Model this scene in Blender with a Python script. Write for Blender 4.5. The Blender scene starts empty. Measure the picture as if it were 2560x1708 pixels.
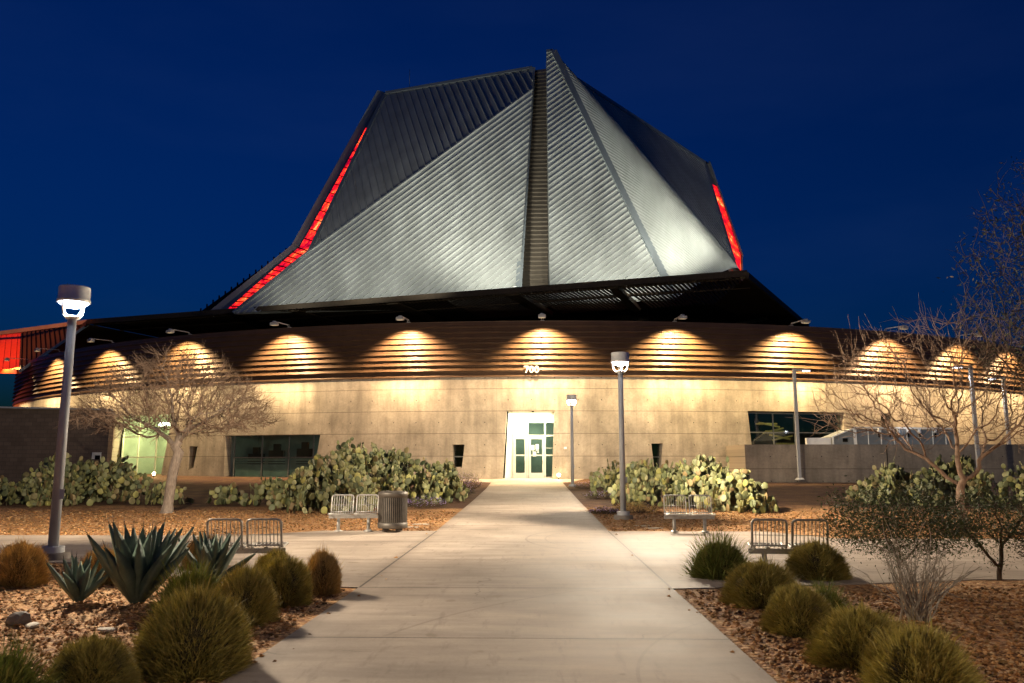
import bpy, bmesh, math, random
import numpy as np
from mathutils import Vector, Matrix
R_ = math.radians
sc = bpy.context.scene
COL = sc.collection
# ------------------------------------------------------------------ camera
cam_d = bpy.data.cameras.new("camera"); cam = bpy.data.objects.new("camera", cam_d); COL.objects.link(cam)
cam.location = (0.22, 0, 1.6)
cam.rotation_euler = (R_(90 + 8.587), 0, R_(1.395))
cam_d.lens = 28; cam_d.sensor_width = 36; cam_d.clip_start = 0.05; cam_d.clip_end = 3000
cam_d.dof.use_dof = True; cam_d.dof.focus_distance = 36; cam_d.dof.aperture_fstop = 3.0
sc.camera = cam
# ------------------------------------------------------------------ colour management, sky
sc.view_settings.view_transform = 'Standard'; sc.view_settings.look = 'None'
sc.view_settings.gamma = 1; sc.view_settings.exposure = 0.0
sc.render.engine = 'CYCLES'
sc.cycles.use_denoising = True
sc.cycles.max_bounces = 6; sc.cycles.sample_clamp_indirect = 4
w = bpy.data.worlds.new("World"); sc.world = w; w.use_nodes = True
nt = w.node_tree; bg = nt.nodes['Background']
sky = nt.nodes.new('ShaderNodeTexSky'); sky.sky_type = 'NISHITA'; sky.sun_disc = False
sky.sun_elevation = R_(0.5); sky.sun_rotation = R_(150); sky.ozone_density = 6; sky.air_density = 1.0; sky.dust_density = 0.3
tint = nt.nodes.new('ShaderNodeMix'); tint.data_type = 'RGBA'; tint.blend_type = 'MULTIPLY'
tint.inputs[0].default_value = 1
tint.inputs[7].default_value = (0.08, .66, .93, 1)
nt.links.new(sky.outputs[0], tint.inputs[6])
# thin high cloud wisps, faint and a little pink
tc = nt.nodes.new('ShaderNodeTexCoord'); mp = nt.nodes.new('ShaderNodeMapping')
mp.inputs['Rotation'].default_value = (0.3, 0.5, 0.2); mp.inputs['Scale'].default_value = (1.2, 3.0, 5.5)
ns = nt.nodes.new('ShaderNodeTexNoise'); ns.inputs['Scale'].default_value = 1.3; ns.inputs['Detail'].default_value = 5; ns.inputs['Roughness'].default_value = .55
cr = nt.nodes.new('ShaderNodeValToRGB'); cr.color_ramp.elements[0].position = .46; cr.color_ramp.elements[1].position = .80
cr.color_ramp.elements[0].color = (0, 0, 0, 1); cr.color_ramp.elements[1].color = (.020, .026, .06, 1)
ad = nt.nodes.new('ShaderNodeMix'); ad.data_type = 'RGBA'; ad.blend_type = 'ADD'; ad.inputs[0].default_value = 1
nt.links.new(tc.outputs['Generated'], mp.inputs[0]); nt.links.new(mp.outputs[0], ns.inputs['Vector']); nt.links.new(ns.outputs[0], cr.inputs[0])
SKYMIX = nt.nodes.new('ShaderNodeMix'); SKYMIX.data_type = 'RGBA'; SKYMIX.blend_type = 'MIX'
nt.links.new(tint.outputs[2], ad.inputs[6]); nt.links.new(cr.outputs[0], ad.inputs[7])
nt.links.new(ad.outputs[2], bg.inputs[0]); bg.inputs[1].default_value = 0.15
nt.nodes.remove(SKYMIX)
# ------------------------------------------------------------------ scene-object helpers
def tag(o, label=None, cat=None, group=None, kind=None):
    if label: o['label'] = label
    if cat: o['category'] = cat
    if group: o['group'] = group
    if kind: o['kind'] = kind
    return o
def empty(name, loc=(0, 0, 0), rz=0, **k):
    o = bpy.data.objects.new(name, None); COL.objects.link(o); o.location = loc; o.rotation_euler = (0, 0, rz); o.empty_display_size = .2
    return tag(o, **k)
def g(y):
    return float(np.interp(y, [19, 30, 38, 46, 52, 70], [0, .15, .34, .62, .75, .8]))
def gz(x, y):
    m = 0.0
    if abs(x) > 4.2:
        m += .12 * math.exp(-((x + 12) / 7) ** 2 - ((y - 34) / 6) ** 2) + .10 * math.exp(-((x - 9) / 4) ** 2 - ((y - 33) / 6) ** 2)
        m *= min(1, (abs(x) - 4.2) / 3)
    return g(y) + m
class MB:
    def __init__(s): s.v = []; s.f = []; s.m = []; s.smooth = []
    def add(s, vs, fs, sm=False):
        n = len(s.v); s.v += [tuple(map(float, v)) for v in vs]; s.f += [tuple(i + n for i in f) for f in fs]; s.smooth += [sm] * len(fs)
    def box(s, c, size, rot=None):
        hx, hy, hz = size[0] / 2, size[1] / 2, size[2] / 2
        vs = [Vector((x, y, z)) for x in (-hx, hx) for y in (-hy, hy) for z in (-hz, hz)]
        if rot is not None: vs = [rot @ v for v in vs]
        s.add([v + Vector(c) for v in vs], [(0, 1, 3, 2), (4, 6, 7, 5), (0, 4, 5, 1), (2, 3, 7, 6), (0, 2, 6, 4), (1, 5, 7, 3)])
    def beam(s, p, q, w, h, up=(0, 0, 1), off=0):
        p = Vector(p); q = Vector(q); d = (q - p).normalized(); u = Vector(up); sd = d.cross(u).normalized(); u = sd.cross(d)
        vs = []
        for e in (p, q):
            for a, b in ((-1, -1), (1, -1), (1, 1), (-1, 1)): vs.append(e + sd * (a * w / 2) + u * (b * h / 2 + off))
        s.add(vs, [(0, 1, 2, 3), (7, 6, 5, 4), (0, 4, 5, 1), (1, 5, 6, 2), (2, 6, 7, 3), (3, 7, 4, 0)])
    def tube(s, pts, r, n=8, cap=True):
        pts = [Vector(p) for p in pts]; rs = r if hasattr(r, '__len__') else [r] * len(pts)
        t = (pts[1] - pts[0]).normalized(); a = t.orthogonal().normalized(); vs = []
        for i, p in enumerate(pts):
            t = (pts[min(i + 1, len(pts) - 1)] - pts[max(i - 1, 0)]).normalized()
            a = (a - t * a.dot(t)).normalized(); b = t.cross(a)
            for k in range(n):
                c = math.tau * k / n; vs.append(p + (a * math.cos(c) + b * math.sin(c)) * rs[i])
        fs = [(i * n + k, i * n + (k + 1) % n, (i + 1) * n + (k + 1) % n, (i + 1) * n + k) for i in range(len(pts) - 1) for k in range(n)]
        s.add(vs, fs, True)
        if cap:
            m = len(s.v) - len(vs); s.f.append(tuple(m + k for k in reversed(range(n)))); s.f.append(tuple(m + (len(pts) - 1) * n + k for k in range(n))); s.smooth += [False, False]
    def lathe(s, prof, n=32, c=(0, 0, 0), sm=True):
        vs = [(c[0] + r * math.cos(math.tau * k / n), c[1] + r * math.sin(math.tau * k / n), c[2] + z) for r, z in prof for k in range(n)]
        fs = [(i * n + k, i * n + (k + 1) % n, (i + 1) * n + (k + 1) % n, (i + 1) * n + k) for i in range(len(prof) - 1) for k in range(n)]
        s.add(vs, fs, sm)
    def build(s, name, mat, parent=None, **k):
        me = bpy.data.meshes.new(name); me.from_pydata(s.v, [], s.f); me.update()
        if any(s.smooth): me.polygons.foreach_set('use_smooth', s.smooth[:len(me.polygons)])
        o = bpy.data.objects.new(name, me); COL.objects.link(o)
        if mat: me.materials.append(mat)
        if parent is not None: o.parent = parent
        return tag(o, **k)
def copy_tree(o, parent=None):
    c = o.copy(); COL.objects.link(c)
    if parent is not None: c.parent = parent
    for ch in list(o.children): copy_tree(ch, c)
    return c
# ------------------------------------------------------------------ materials
class NT:
    def __init__(s, name):
        s.mat = bpy.data.materials.new(name); s.mat.use_nodes = True; s.nt = s.mat.node_tree; s.n = s.nt.nodes; s.l = s.nt.links
        s.bsdf = s.n['Principled BSDF']; s.out = s.n['Material Output']
    def put(s, sock, v):
        if isinstance(v, bpy.types.NodeSocket): s.l.new(v, sock)
        elif v is not None: sock.default_value = v
    def M(s, op, a, b=None, c=None, clamp=False):
        n = s.n.new('ShaderNodeMath'); n.operation = op; n.use_clamp = clamp
        s.put(n.inputs[0], a); s.put(n.inputs[1], b); s.put(n.inputs[2], c); return n.outputs[0]
    def mix(s, f, a, b, mode='MIX'):
        n = s.n.new('ShaderNodeMix'); n.data_type = 'RGBA'; n.blend_type = mode
        s.put(n.inputs[0], f); s.put(n.inputs[6], a if not isinstance(a, tuple) else (*a[:3], 1)); s.put(n.inputs[7], b if not isinstance(b, tuple) else (*b[:3], 1)); return n.outputs[2]
    def obj(s):
        return s.n.new('ShaderNodeTexCoord').outputs['Object']
    def xyz(s, v):
        n = s.n.new('ShaderNodeSeparateXYZ'); s.l.new(v, n.inputs[0]); return n.outputs
    def comb(s, x, y, z=0.0):
        n = s.n.new('ShaderNodeCombineXYZ'); s.put(n.inputs[0], x); s.put(n.inputs[1], y); s.put(n.inputs[2], z); return n.outputs[0]
    def scale(s, v, sc3):
        n = s.n.new('ShaderNodeMapping'); s.l.new(v, n.inputs[0]); n.inputs['Scale'].default_value = sc3; return n.outputs[0]
    def noise(s, scale, v=None, det=4, rough=.55):
        n = s.n.new('ShaderNodeTexNoise'); n.inputs['Scale'].default_value = scale; n.inputs['Detail'].default_value = det; n.inputs['Roughness'].default_value = rough
        if v is not None: s.l.new(v, n.inputs['Vector'])
        return n.outputs[0]
    def ramp(s, f, stops):
        n = s.n.new('ShaderNodeValToRGB'); s.l.new(f, n.inputs[0]); e = n.color_ramp.elements
        while len(e) < len(stops): e.new(.5)
        for el, (p, c) in zip(e, stops): el.position = p; el.color = (*c[:3], 1) if hasattr(c, '__len__') else (c, c, c, 1)
        return n.outputs[0]
    def bump(s, h, strength=.3, dist=.02):
        n = s.n.new('ShaderNodeBump'); n.inputs['Strength'].default_value = strength; n.inputs['Distance'].default_value = dist; s.l.new(h, n.inputs['Height'])
        s.l.new(n.outputs[0], s.bsdf.inputs['Normal'])
    def set(s, col=None, rough=None, metal=None, spec=None):
        s.put(s.bsdf.inputs['Base Color'], (*col[:3], 1) if isinstance(col, tuple) else col); s.put(s.bsdf.inputs['Roughness'], rough); s.put(s.bsdf.inputs['Metallic'], metal)
        s.put(s.bsdf.inputs['Specular IOR Level'], spec); return s
    def emit(s, col, st):
        s.put(s.bsdf.inputs['Emission Color'], (*col, 1) if isinstance(col, tuple) else col); s.put(s.bsdf.inputs['Emission Strength'], st); return s
def simple(name, col, rough=.6, metal=0, var=.25, scale=6, bump=.0, spec=.5):
    m = NT(name); o = m.obj(); n = m.noise(scale, o)
    m.set(m.ramp(n, [(.3, tuple(c * (1 - var) for c in col)), (.7, tuple(min(1, c * (1 + var)) for c in col))]), rough, metal, spec)
    if bump: m.bump(m.noise(scale * 8, o), bump, .01)
    return m.mat
def emitter(name, col, st):
    m = NT(name); m.set((.03, .03, .03), .5); m.emit(col, st); return m.mat
def island(name, cols, rough=.6, spec=.4, trans=0, noise=None):
    m = NT(name); gnode = m.n.new('ShaderNodeNewGeometry'); r = gnode.outputs['Random Per Island']
    c = m.ramp(r, [(i / (len(cols) - 1), k) for i, k in enumerate(cols)])
    if noise:
        c = m.mix(.55, c, m.ramp(m.noise(noise, m.obj()), [(.35, (.35, .28, .2)), (.62, (1, 1, 1))]), 'MULTIPLY')
    m.set(c, rough, 0, spec)
    return m.mat
CX, CY, RW = 0.6, 103.4, 57.4
def concrete(name, curved, base=(.49, .425, .335)):
    m = NT(name); o = m.obj(); x, y, z = m.xyz(o)
    s = m.M('MULTIPLY', m.M('ARCTAN2', x, m.M('MULTIPLY', y, -1.0)), RW) if curved else x
    uv = m.comb(s, z)
    big = m.noise(.35, uv, 5, .6); st = m.noise(1.0, m.scale(uv, (2.2, .35, 1)), 4, .6); fine = m.noise(9, uv, 5, .7)
    c = m.ramp(big, [(.3, tuple(k * .62 for k in base)), (.5, tuple(k * .9 for k in base)), (.7, tuple(k * 1.12 for k in base))])
    c = m.mix(.7, c, m.ramp(st, [(.3, .55), (.6, 1.0)]), 'MULTIPLY')
    c = m.mix(.6, c, m.ramp(m.noise(1.1, uv, 6, .7), [(.35, .6), (.6, 1.0)]), 'MULTIPLY')
    c = m.mix(.5, c, m.ramp(fine, [(.3, .6), (.6, 1.0)]), 'MULTIPLY')
    def line(v, off, per, w, jit=None):
        f = m.M('FRACT', m.M('DIVIDE', m.M('SUBTRACT', v, off), per))
        d = m.M('MULTIPLY', m.M('MINIMUM', f, m.M('SUBTRACT', 1.0, f)), per)
        return d
    dz = line(z, .63, 1.29, 0); ds = line(s, -7.8, 2.7, 0)
    jz = m.M('LESS_THAN', dz, .016); js = m.M('LESS_THAN', ds, .010)
    j = m.M('MAXIMUM', jz, m.M('MULTIPLY', js, .35))
    tz = line(z, 1.275, 1.29, 0); ts = line(s, -7.125, 1.35, 0)
    t = m.M('LESS_THAN', m.M('SQRT', m.M('ADD', m.M('MULTIPLY', tz, tz), m.M('MULTIPLY', ts, ts))), .028)
    edge = m.M('MULTIPLY', m.M('SUBTRACT', 1.0, m.M('DIVIDE', ds, .35, clamp=True)), m.noise(1.7, uv))
    c = m.mix(m.M('MULTIPLY', edge, .45), c, tuple(k * .5 for k in base))
    c = m.mix(m.M('MULTIPLY', j, .75), c, (.09, .07, .05)); c = m.mix(t, c, (.02, .017, .012))
    m.set(c, .75, 0, .35)
    m.bump(m.M('SUBTRACT', m.M('ADD', m.M('MULTIPLY', fine, .15), m.M('MULTIPLY', big, .3)), m.M('MULTIPLY', m.M('MAXIMUM', j, t), .8)), .35, .03)
    return m.mat
M_conc = concrete('fair_faced_concrete', True); M_conc_flat = concrete('retaining_wall_concrete', False, (.37, .30, .225))
M_band = simple('brown_metal_cladding', (.12, .068, .036), .40, .3, .15, 1.5)
M_zinc = None
def zincmat(name, col, rough=.42, metal=.75):
    m = NT(name); o = m.obj(); n = m.noise(.8, m.scale(o, (1, 1, .3)), 3); n2 = m.noise(25, o, 2)
    c = m.ramp(n, [(.3, tuple(k * .8 for k in col)), (.7, tuple(k * 1.12 for k in col))])
    m.set(c, m.ramp(n2, [(.3, rough - .07), (.7, rough + .08)]), metal); return m.mat
M_zinc = zincmat('grey_zinc_roof', (.44, .48, .48), .42, .6); M_zinc_shaded = zincmat('shaded_zinc_roof', (.27, .29, .30), .5, .25)  # darker one is the same zinc, with facet shade put into its colour
M_trim = zincmat('blue_grey_trim', (.22, .26, .29), .45, .5); M_strip = zincmat('bronze_strip', (.12, .105, .085), .45, .4)
M_mark = None
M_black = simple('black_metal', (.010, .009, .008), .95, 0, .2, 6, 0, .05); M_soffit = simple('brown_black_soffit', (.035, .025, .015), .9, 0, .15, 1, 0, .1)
M_soffit_b = simple('lit_brown_soffit', (.16, .09, .035), .8, 0, .15, 1)  # lighter copy of the soffit brown, the light on it painted in
M_louvre = simple('dark_bronze_louvre', (.055, .042, .030), .7, 0, .2, 6, 0, .2)
M_post = simple('grey_painted_post', (.42, .42, .42), .5, .0, .08, 3); M_steel = simple('brushed_steel', (.80, .78, .72), .42, .25, .12, 8)
M_bsteel = simple('worn_grey_steel', (.36, .34, .31), .38, .35, .2, 8)
M_bin = simple('brown_bin_metal', (.10, .085, .07), .5, .35, .2, 8)
M_white = simple('white_painted_metal', (.75, .76, .72), .45, 0, .05); M_whitewall = simple('white_plaster', (.78, .74, .64), .7, 0, .06)
M_lens = emitter('lamp_lens', (.80, .86, 1.0), 14); M_warm = emitter('warm_lens', (1.0, .70, .35), 3); M_bollard = emitter('bollard_lens', (1, .78, .42), 45)
M_foot = simple('footing_concrete', (.20, .17, .14), .85, 0, .3, 5, .3)
M_paint_red = simple('red_painted_metal', (.80, .10, .02), .5, 0, .08, 2)
def glassmat(name, tint, refl=.1):
    m = NT(name); n = m.n; tr = n.new('ShaderNodeBsdfTransparent'); tr.inputs[0].default_value = (*tint, 1)
    gl = n.new('ShaderNodeBsdfGlossy'); gl.inputs['Roughness'].default_value = .03; mx = n.new('ShaderNodeMixShader'); mx.inputs[0].default_value = refl
    b = n.new('ShaderNodeBump'); b.inputs['Strength'].default_value = .12; b.inputs['Distance'].default_value = .05
    nz = n.new('ShaderNodeTexNoise'); nz.inputs['Scale'].default_value = .9; m.l.new(m.obj(), nz.inputs['Vector']); m.l.new(nz.outputs[0], b.inputs['Height']); m.l.new(b.outputs[0], gl.inputs['Normal'])
    m.l.new(tr.outputs[0], mx.inputs[1]); m.l.new(gl.outputs[0], mx.inputs[2]); m.l.new(mx.outputs[0], m.out.inputs[0]); return m.mat
M_glass = glassmat('tinted_glass', (.55, .66, .60), .10); M_glass_clear = glassmat('clear_glass', (.85, .9, .70), .05)
def redglass():
    m = NT('red_lit_glass'); o = m.obj(); n = m.noise(.9, o, 4, .7); n2 = m.noise(2.3, o, 2)
    c = m.ramp(n, [(.40, (.22, .0, .01)), (.5, (.80, .005, .01)), (.6, (1, .06, .01)), (.70, (1, .42, .12))])
    m.set((.1, .01, .01), .3); m.emit(c, m.ramp(n2, [(.3, .9), (.7, 3.2)])); return m.mat
M_red = redglass()
# ---- ground materials
def gravel():
    m = NT('gravel_bed'); o = m.obj(); x, y, z = m.xyz(o)
    v = m.n.new('ShaderNodeTexVoronoi'); v.inputs['Scale'].default_value = 22; m.l.new(o, v.inputs['Vector'])
    vs = m.n.new('ShaderNodeSeparateColor'); m.l.new(v.outputs['Color'], vs.inputs[0])
    stone = m.ramp(vs.outputs[0], [(0, (.14, .065, .03)), (.35, (.36, .165, .065)), (.7, (.50, .26, .105)), (1, (.62, .40, .21))])
    soil = m.ramp(m.noise(30, o, 4, .7), [(.3, (.045, .020, .013)), (.7, (.11, .052, .034))])
    # reddish decomposed granite nearer the building, coarse gravel beside the paths
    e = m.M('ADD', y, m.M('MULTIPLY', m.noise(.5, o, 4, .6), 7.0))
    f = m.M('DIVIDE', m.M('SUBTRACT', e, 29.0), 1.8, clamp=True)
    c = m.mix(f, stone, soil)
    litter = m.ramp(m.noise(1.2, o, 5, .7), [(.45, 0.0), (.62, 1.0)])
    c = m.mix(m.M('MULTIPLY', litter, .4), c, (.20, .12, .04))
    m.set(c, .9, 0, .2)
    h = m.M('ADD', m.M('MULTIPLY', v.outputs['Distance'], -1.0), m.M('MULTIPLY', m.noise(60, o, 3), .3))
    m.bump(h, .9, .03); return m.mat
def paving():
    m = NT('broom_finished_paving'); o = m.obj(); x, y, z = m.xyz(o)
    big = m.noise(.45, o, 5, .6); fine = m.noise(40, o, 4, .7); st = m.noise(1.4, m.scale(o, (.5, 2.2, 1)), 5, .65)
    c = m.ramp(big, [(.3, (.31, .245, .19)), (.7, (.56, .455, .36))])
    c = m.mix(.5, c, m.ramp(st, [(.32, .42), (.6, 1.0)]), 'MULTIPLY'); c = m.mix(.35, c, m.ramp(fine, [(.3, .6), (.7, 1.0)]), 'MULTIPLY')
    def lt(a, w): return m.M('LESS_THAN', a, w)
    fr = m.M('FRACT', m.M('DIVIDE', m.M('SUBTRACT', y, 7.56), 2.92)); dy = m.M('MULTIPLY', m.M('MINIMUM', fr, m.M('SUBTRACT', 1.0, fr)), 2.92)
    wob = m.M('MULTIPLY', m.M('SUBTRACT', m.noise(6, o), .5), .012)
    jy = lt(m.M('ADD', dy, wob), .015)
    dx = m.M('ABSOLUTE', m.M('SUBTRACT', m.M('ABSOLUTE', x), 1.985)); jx = m.M('MULTIPLY', lt(dx, .016), m.M('MULTIPLY', m.M('GREATER_THAN', y, 10.48), lt(y, 18.9)))
    j = m.M('MAXIMUM', jx, jy)
    def arc(cx, cy, r, wd, y0, y1, a):
        dd = m.M('SQRT', m.M('ADD', m.M('POWER', m.M('SUBTRACT', x, cx), 2.0), m.M('POWER', m.M('SUBTRACT', y, cy), 2.0)))
        q = lt(m.M('ABSOLUTE', m.M('SUBTRACT', dd, r)), wd); q = m.M('MULTIPLY', q, m.M('MULTIPLY', m.M('GREATER_THAN', y, y0), lt(y, y1)))
        return m.M('MULTIPLY', m.M('MULTIPLY', q, m.noise(5, o)), a)
    ar = m.M('MAXIMUM', arc(3.2, 17.0, 3.1, .025, 14.5, 19.5, .8), arc(3.4, 17.0, 2.9, .02, 14.8, 19.0, .6))
    ar = m.M('MAXIMUM', ar, arc(5.0, 5.2, 6.6, .02, 7.6, 11.6, .6)); ar = m.M('MAXIMUM', ar, arc(4.4, 6.0, 3.4, .015, 5.0, 8.5, .5))
    sp = m.ramp(m.noise(3.2, o, 3, .5), [(.66, 0.0), (.71, .6)])
    vo = m.n.new('ShaderNodeTexVoronoi'); vo.feature = 'DISTANCE_TO_EDGE'; vo.inputs['Scale'].default_value = .22; nv = m.n.new('ShaderNodeTexNoise'); nv.inputs['Scale'].default_value = 1.5
    m.l.new(o, nv.inputs['Vector']); vm = m.n.new('ShaderNodeVectorMath'); vm.operation = 'MULTIPLY_ADD'; m.l.new(nv.outputs['Color'], vm.inputs[0]); vm.inputs[1].default_value = (.9, .9, .9); m.l.new(o, vm.inputs[2]); m.l.new(vm.outputs[0], vo.inputs['Vector'])
    ck = m.M('MULTIPLY', lt(vo.outputs['Distance'], .0016), m.M('GREATER_THAN', m.noise(.35, o), .5)); c = m.mix(m.M('MULTIPLY', ck, .55), c, (.10, .08, .06))
    sc2 = m.ramp(m.noise(2.0, m.scale(o, (3.0, .5, 1)), 6, .75), [(.55, 0.0), (.70, .5)]); c = m.mix(sc2, c, (.17, .13, .10))
    edge_ = m.M('MULTIPLY', m.M('DIVIDE', m.M('SUBTRACT', .22, dx), .22, clamp=True), m.noise(4, o, 5, .7)); c = m.mix(m.M('MULTIPLY', edge_, .8), c, (.16, .12, .09))
    c = m.mix(ar, c, (.12, .09, .07)); c = m.mix(sp, c, (.22, .17, .12)); c = m.mix(m.M('MULTIPLY', j, .85), c, (.06, .045, .035))
    m.set(c, m.ramp(big, [(.3, .62), (.7, .8)]), 0, .35)
    m.bump(m.M('SUBTRACT', m.M('MULTIPLY', fine, .25), j), .35, .02); return m.mat
M_gravel = gravel(); M_pave = paving()
# ------------------------------------------------------------------ lights
def light(name, typ, loc, power, col, radius=.1, spot=None, blend=.2, target=None, size=None):
    d = bpy.data.lights.new(name, typ); o = bpy.data.objects.new(name, d); COL.objects.link(o); o.location = loc; d.energy = power; d.color = col
    if typ == 'SPOT': d.spot_size = R_(spot); d.spot_blend = blend; d.shadow_soft_size = radius
    elif typ == 'POINT': d.shadow_soft_size = radius
    elif typ == 'AREA': d.shape = 'RECTANGLE'; d.size, d.size_y = size
    if target is not None: o.rotation_euler = (Vector(target) - Vector(loc)).to_track_quat('-Z', 'Y').to_euler()
    return o
COOL = (.80, .86, 1.0); WARM = (1.0, .71, .37); NEUT = (1.0, .93, .74)
def arc_pt(s, r, z=0.0):
    t = s / RW; return Vector((CX + r * math.sin(t), CY - r * math.cos(t), z))
# floodlights on the canopy roof washing the metal tower; fill spots added for dim facets
for x, y, p, a, tg in ((-19, 55.5, 900, 140, (-15, 63, 20)), (-13, 53.0, 2300, 120, (-11, 62, 21)), (-8, 51.5, 2900, 120, (-7, 61, 22)), (-3.2, 54.4, 5600, 110, (-2.2, 61.5, 20.5)), (4.0, 51.0, 3800, 110, (4.2, 59.5, 20)),
                    (8.0, 51.0, 4500, 110, (7.5, 59.5, 20)), (11.6, 51.4, 9000, 62, (11.0, 60, 21)), (-6, 48.5, 10000, 55, (-7.5, 65, 28)), (15.5, 50.6, 2600, 60, (17.0, 70, 24)), (3.5, 48.5, 2500, 34, (3, 62, 30))):
    light('tower_flood_and_fill', 'SPOT', (x, y, 13.8 if y > 50.4 else 11.2), p, NEUT, .15, a, 1.0, tg)
light('red_wash', 'SPOT', (-57, 54, 19), 24000, (1, .22, .05), .3, 90, .6, (-51, 72, 11.5))
# ------------------------------------------------------------------ ground
def grid_sheet(name, xs, ys, mat, dz=0.0, zf=gz, **k):
    mb = MB(); mb.add([(x, y, zf(x, y) + dz) for y in ys for x in xs], [(j * len(xs) + i, j * len(xs) + i + 1, (j + 1) * len(xs) + i + 1, (j + 1) * len(xs) + i) for j in range(len(ys) - 1) for i in range(len(xs) - 1)])
    return mb.build(name, mat, **k)
xs = [-900, -300, -120, -60] + list(np.arange(-40, 40.1, 1)) + [60, 120, 300, 900]
ys = [-300, -60, -10, 0, 5, 10, 15, 19] + list(np.arange(20, 56.1, 1)) + [60, 70, 110, 200, 500, 1500]
grid_sheet('ground', xs, ys, M_gravel, kind='structure')
# paving: main walk and cross path with its chamfered plaza, one slab 3 cm proud of the gravel
def slab(name, outline, top, mat):
    n = len(outline); mb = MB(); vs = [(x, y, g(y) + top) for x, y in outline] + [(x, y, g(y) - .1) for x, y in outline]
    mb.add(vs, [tuple(range(n))] + [(i, i + n, (i + 1) % n + n, (i + 1) % n) for i in range(n)]); return mb.build(name, mat, kind='structure')
walk = MB(); yy = [-8, 0, 5, 10.2]
def strip(mb, rows, top=.014):
    n = len(rows); vs = []
    for (y, a, b) in rows: vs += [(a, y, g(y) - .12), (a, y, g(y) + top), (b, y, g(y) + top), (b, y, g(y) - .12)]
    fs = []
    for i in range(n - 1):
        for k in range(3): fs.append((i * 4 + k, i * 4 + k + 1, i * 4 + k + 5, i * 4 + k + 4))
    fs += [(0, 3, 2, 1), ((n - 1) * 4, (n - 1) * 4 + 1, (n - 1) * 4 + 2, (n - 1) * 4 + 3)]
    mb.add(vs, fs)
strip(walk, [(-8, -2.05, 2.0), (5, -2.05, 2.0), (10.48, -2.0, 2.0)])
strip(walk, [(18.9, -2.0, 2.0), (19, -2.0, 2.0), (30, -1.97, 1.97), (38, -1.92, 1.92), (42.6, -1.92, 1.85), (43.4, -3.2, 2.4), (46, -4.4, 3.2), (46.9, -4.4, 3.2)])
walk.build('walkway', M_pave, kind='structure')
slab('cross_path', [(-30, 12.9), (-6.5, 12.9), (-4.2, 10.9), (-2.02, 10.482), (2.02, 10.482), (4.3, 10.9), (6.3, 11.4), (30, 11.4), (30, 17.25), (6.6, 17.25), (5.6, 18.9), (-4.6, 18.9), (-6.2, 17.6), (-30, 17.45)], .014, M_pave)
# ------------------------------------------------------------------ the building
bld = empty('arts_center_building', (CX, 46, .6), label='low curved concrete arts building with brown metal band and tall folded grey metal tower', cat='building')
BO = Vector((CX, 46, .6))
def part(mb, name, mat, parent=bld, **k):
    o = mb.build(name, mat, **k); o.parent = parent
    # parents sit at identity rotation; keep world placement
    loc = Vector((0, 0, 0)); p = parent
    while p is not None: loc += p.location; p = p.parent
    o.location = o.location - loc; return o
# curved wall, with openings cut through it: corner lists are (arc length, height) on the wall face
S0, S1 = -53.0, 47.0
def wallsolid():
    me_v, me_f = [], []; n = 201
    for s in np.linspace(S0, S1, n):
        for r, z in ((RW, 0), (RW, 6.5), (RW - .6, 6.5), (RW - .6, 0)):
            t = s / RW; me_v.append((r * math.sin(t), -r * math.cos(t), z))
    for i in range(n - 1):
        for k in range(4): me_f.append((i * 4 + k, (i + 1) * 4 + k, (i + 1) * 4 + (k + 1) % 4, i * 4 + (k + 1) % 4))
    me_f += [(3, 2, 1, 0), ((n - 1) * 4, (n - 1) * 4 + 1, (n - 1) * 4 + 2, (n - 1) * 4 + 3)]
    me = bpy.data.meshes.new('concrete_wall'); me.from_pydata(me_v, [], me_f)
    bm = bmesh.new(); bm.from_mesh(me); bmesh.ops.recalc_face_normals(bm, faces=bm.faces); bm.to_mesh(me); bm.free()
    o = bpy.data.objects.new('concrete_wall', me); COL.objects.link(o); o.location = (CX, CY, 0); return o
OPEN = {
 'w1': [(-30.3, .4), (-25.05, .4), (-24.3, 4.65), (-29.9, 4.65)],
 's1': [(-22.7, 1.06), (-22.2, 1.25), (-21.98, 2.56), (-22.65, 2.57)],
 'w2': [(-19.75, .5), (-13.5, .5), (-13.08, 3.2), (-19.8, 3.2)],
 's2': [(-4.90, 1.3), (-4.38, 1.3), (-4.24, 2.59), (-4.96, 2.59)],
 'door': [(-2.06, .3), (.77, .3), (.95, 4.53), (-1.80, 4.53)],
 's3': [(6.66, 1.2), (7.07, 1.2), (7.19, 2.65), (6.52, 2.65)],
 'w3': [(12.66, 2.0), (18.85, 2.0), (19.0, 4.57), (12.46, 4.57)],
 's4': [(21.92, 2.8), (22.6, 2.8), (22.66, 4.58), (21.78, 4.58)],
 's5': [(26.6, 3.0), (27.2, 3.0), (27.27, 3.93), (26.56, 3.93)],
}
wall = wallsolid()
cut = MB()
for k_, pl in OPEN.items():
    smid = sum(p[0] for p in pl) / 4; t = smid / RW
    T = Vector((math.cos(t), math.sin(t), 0)); Nn = Vector((math.sin(t), -math.cos(t), 0)); base = arc_pt(smid, RW)
    vs = [];
    for d in (1.5, -1.6):
        for s, z in pl:
            q = base + T * (s - smid) + Nn * d; vs.append((q.x - CX, q.y - CY, z))
    cut.add(vs, [(0, 1, 2, 3), (7, 6, 5, 4), (0, 4, 5, 1), (1, 5, 6, 2), (2, 6, 7, 3), (3, 7, 4, 0)])
cut_o = cut.build('cutter', None); cut_o.location = (CX, CY, 0)
bmx = bmesh.new(); bmx.from_mesh(cut_o.data); bmesh.ops.recalc_face_normals(bmx, faces=bmx.faces); bmx.to_mesh(cut_o.data); bmx.free()
md = wall.modifiers.new('b', 'BOOLEAN'); md.operation = 'DIFFERENCE'; md.solver = 'EXACT'; md.object = cut_o
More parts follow.
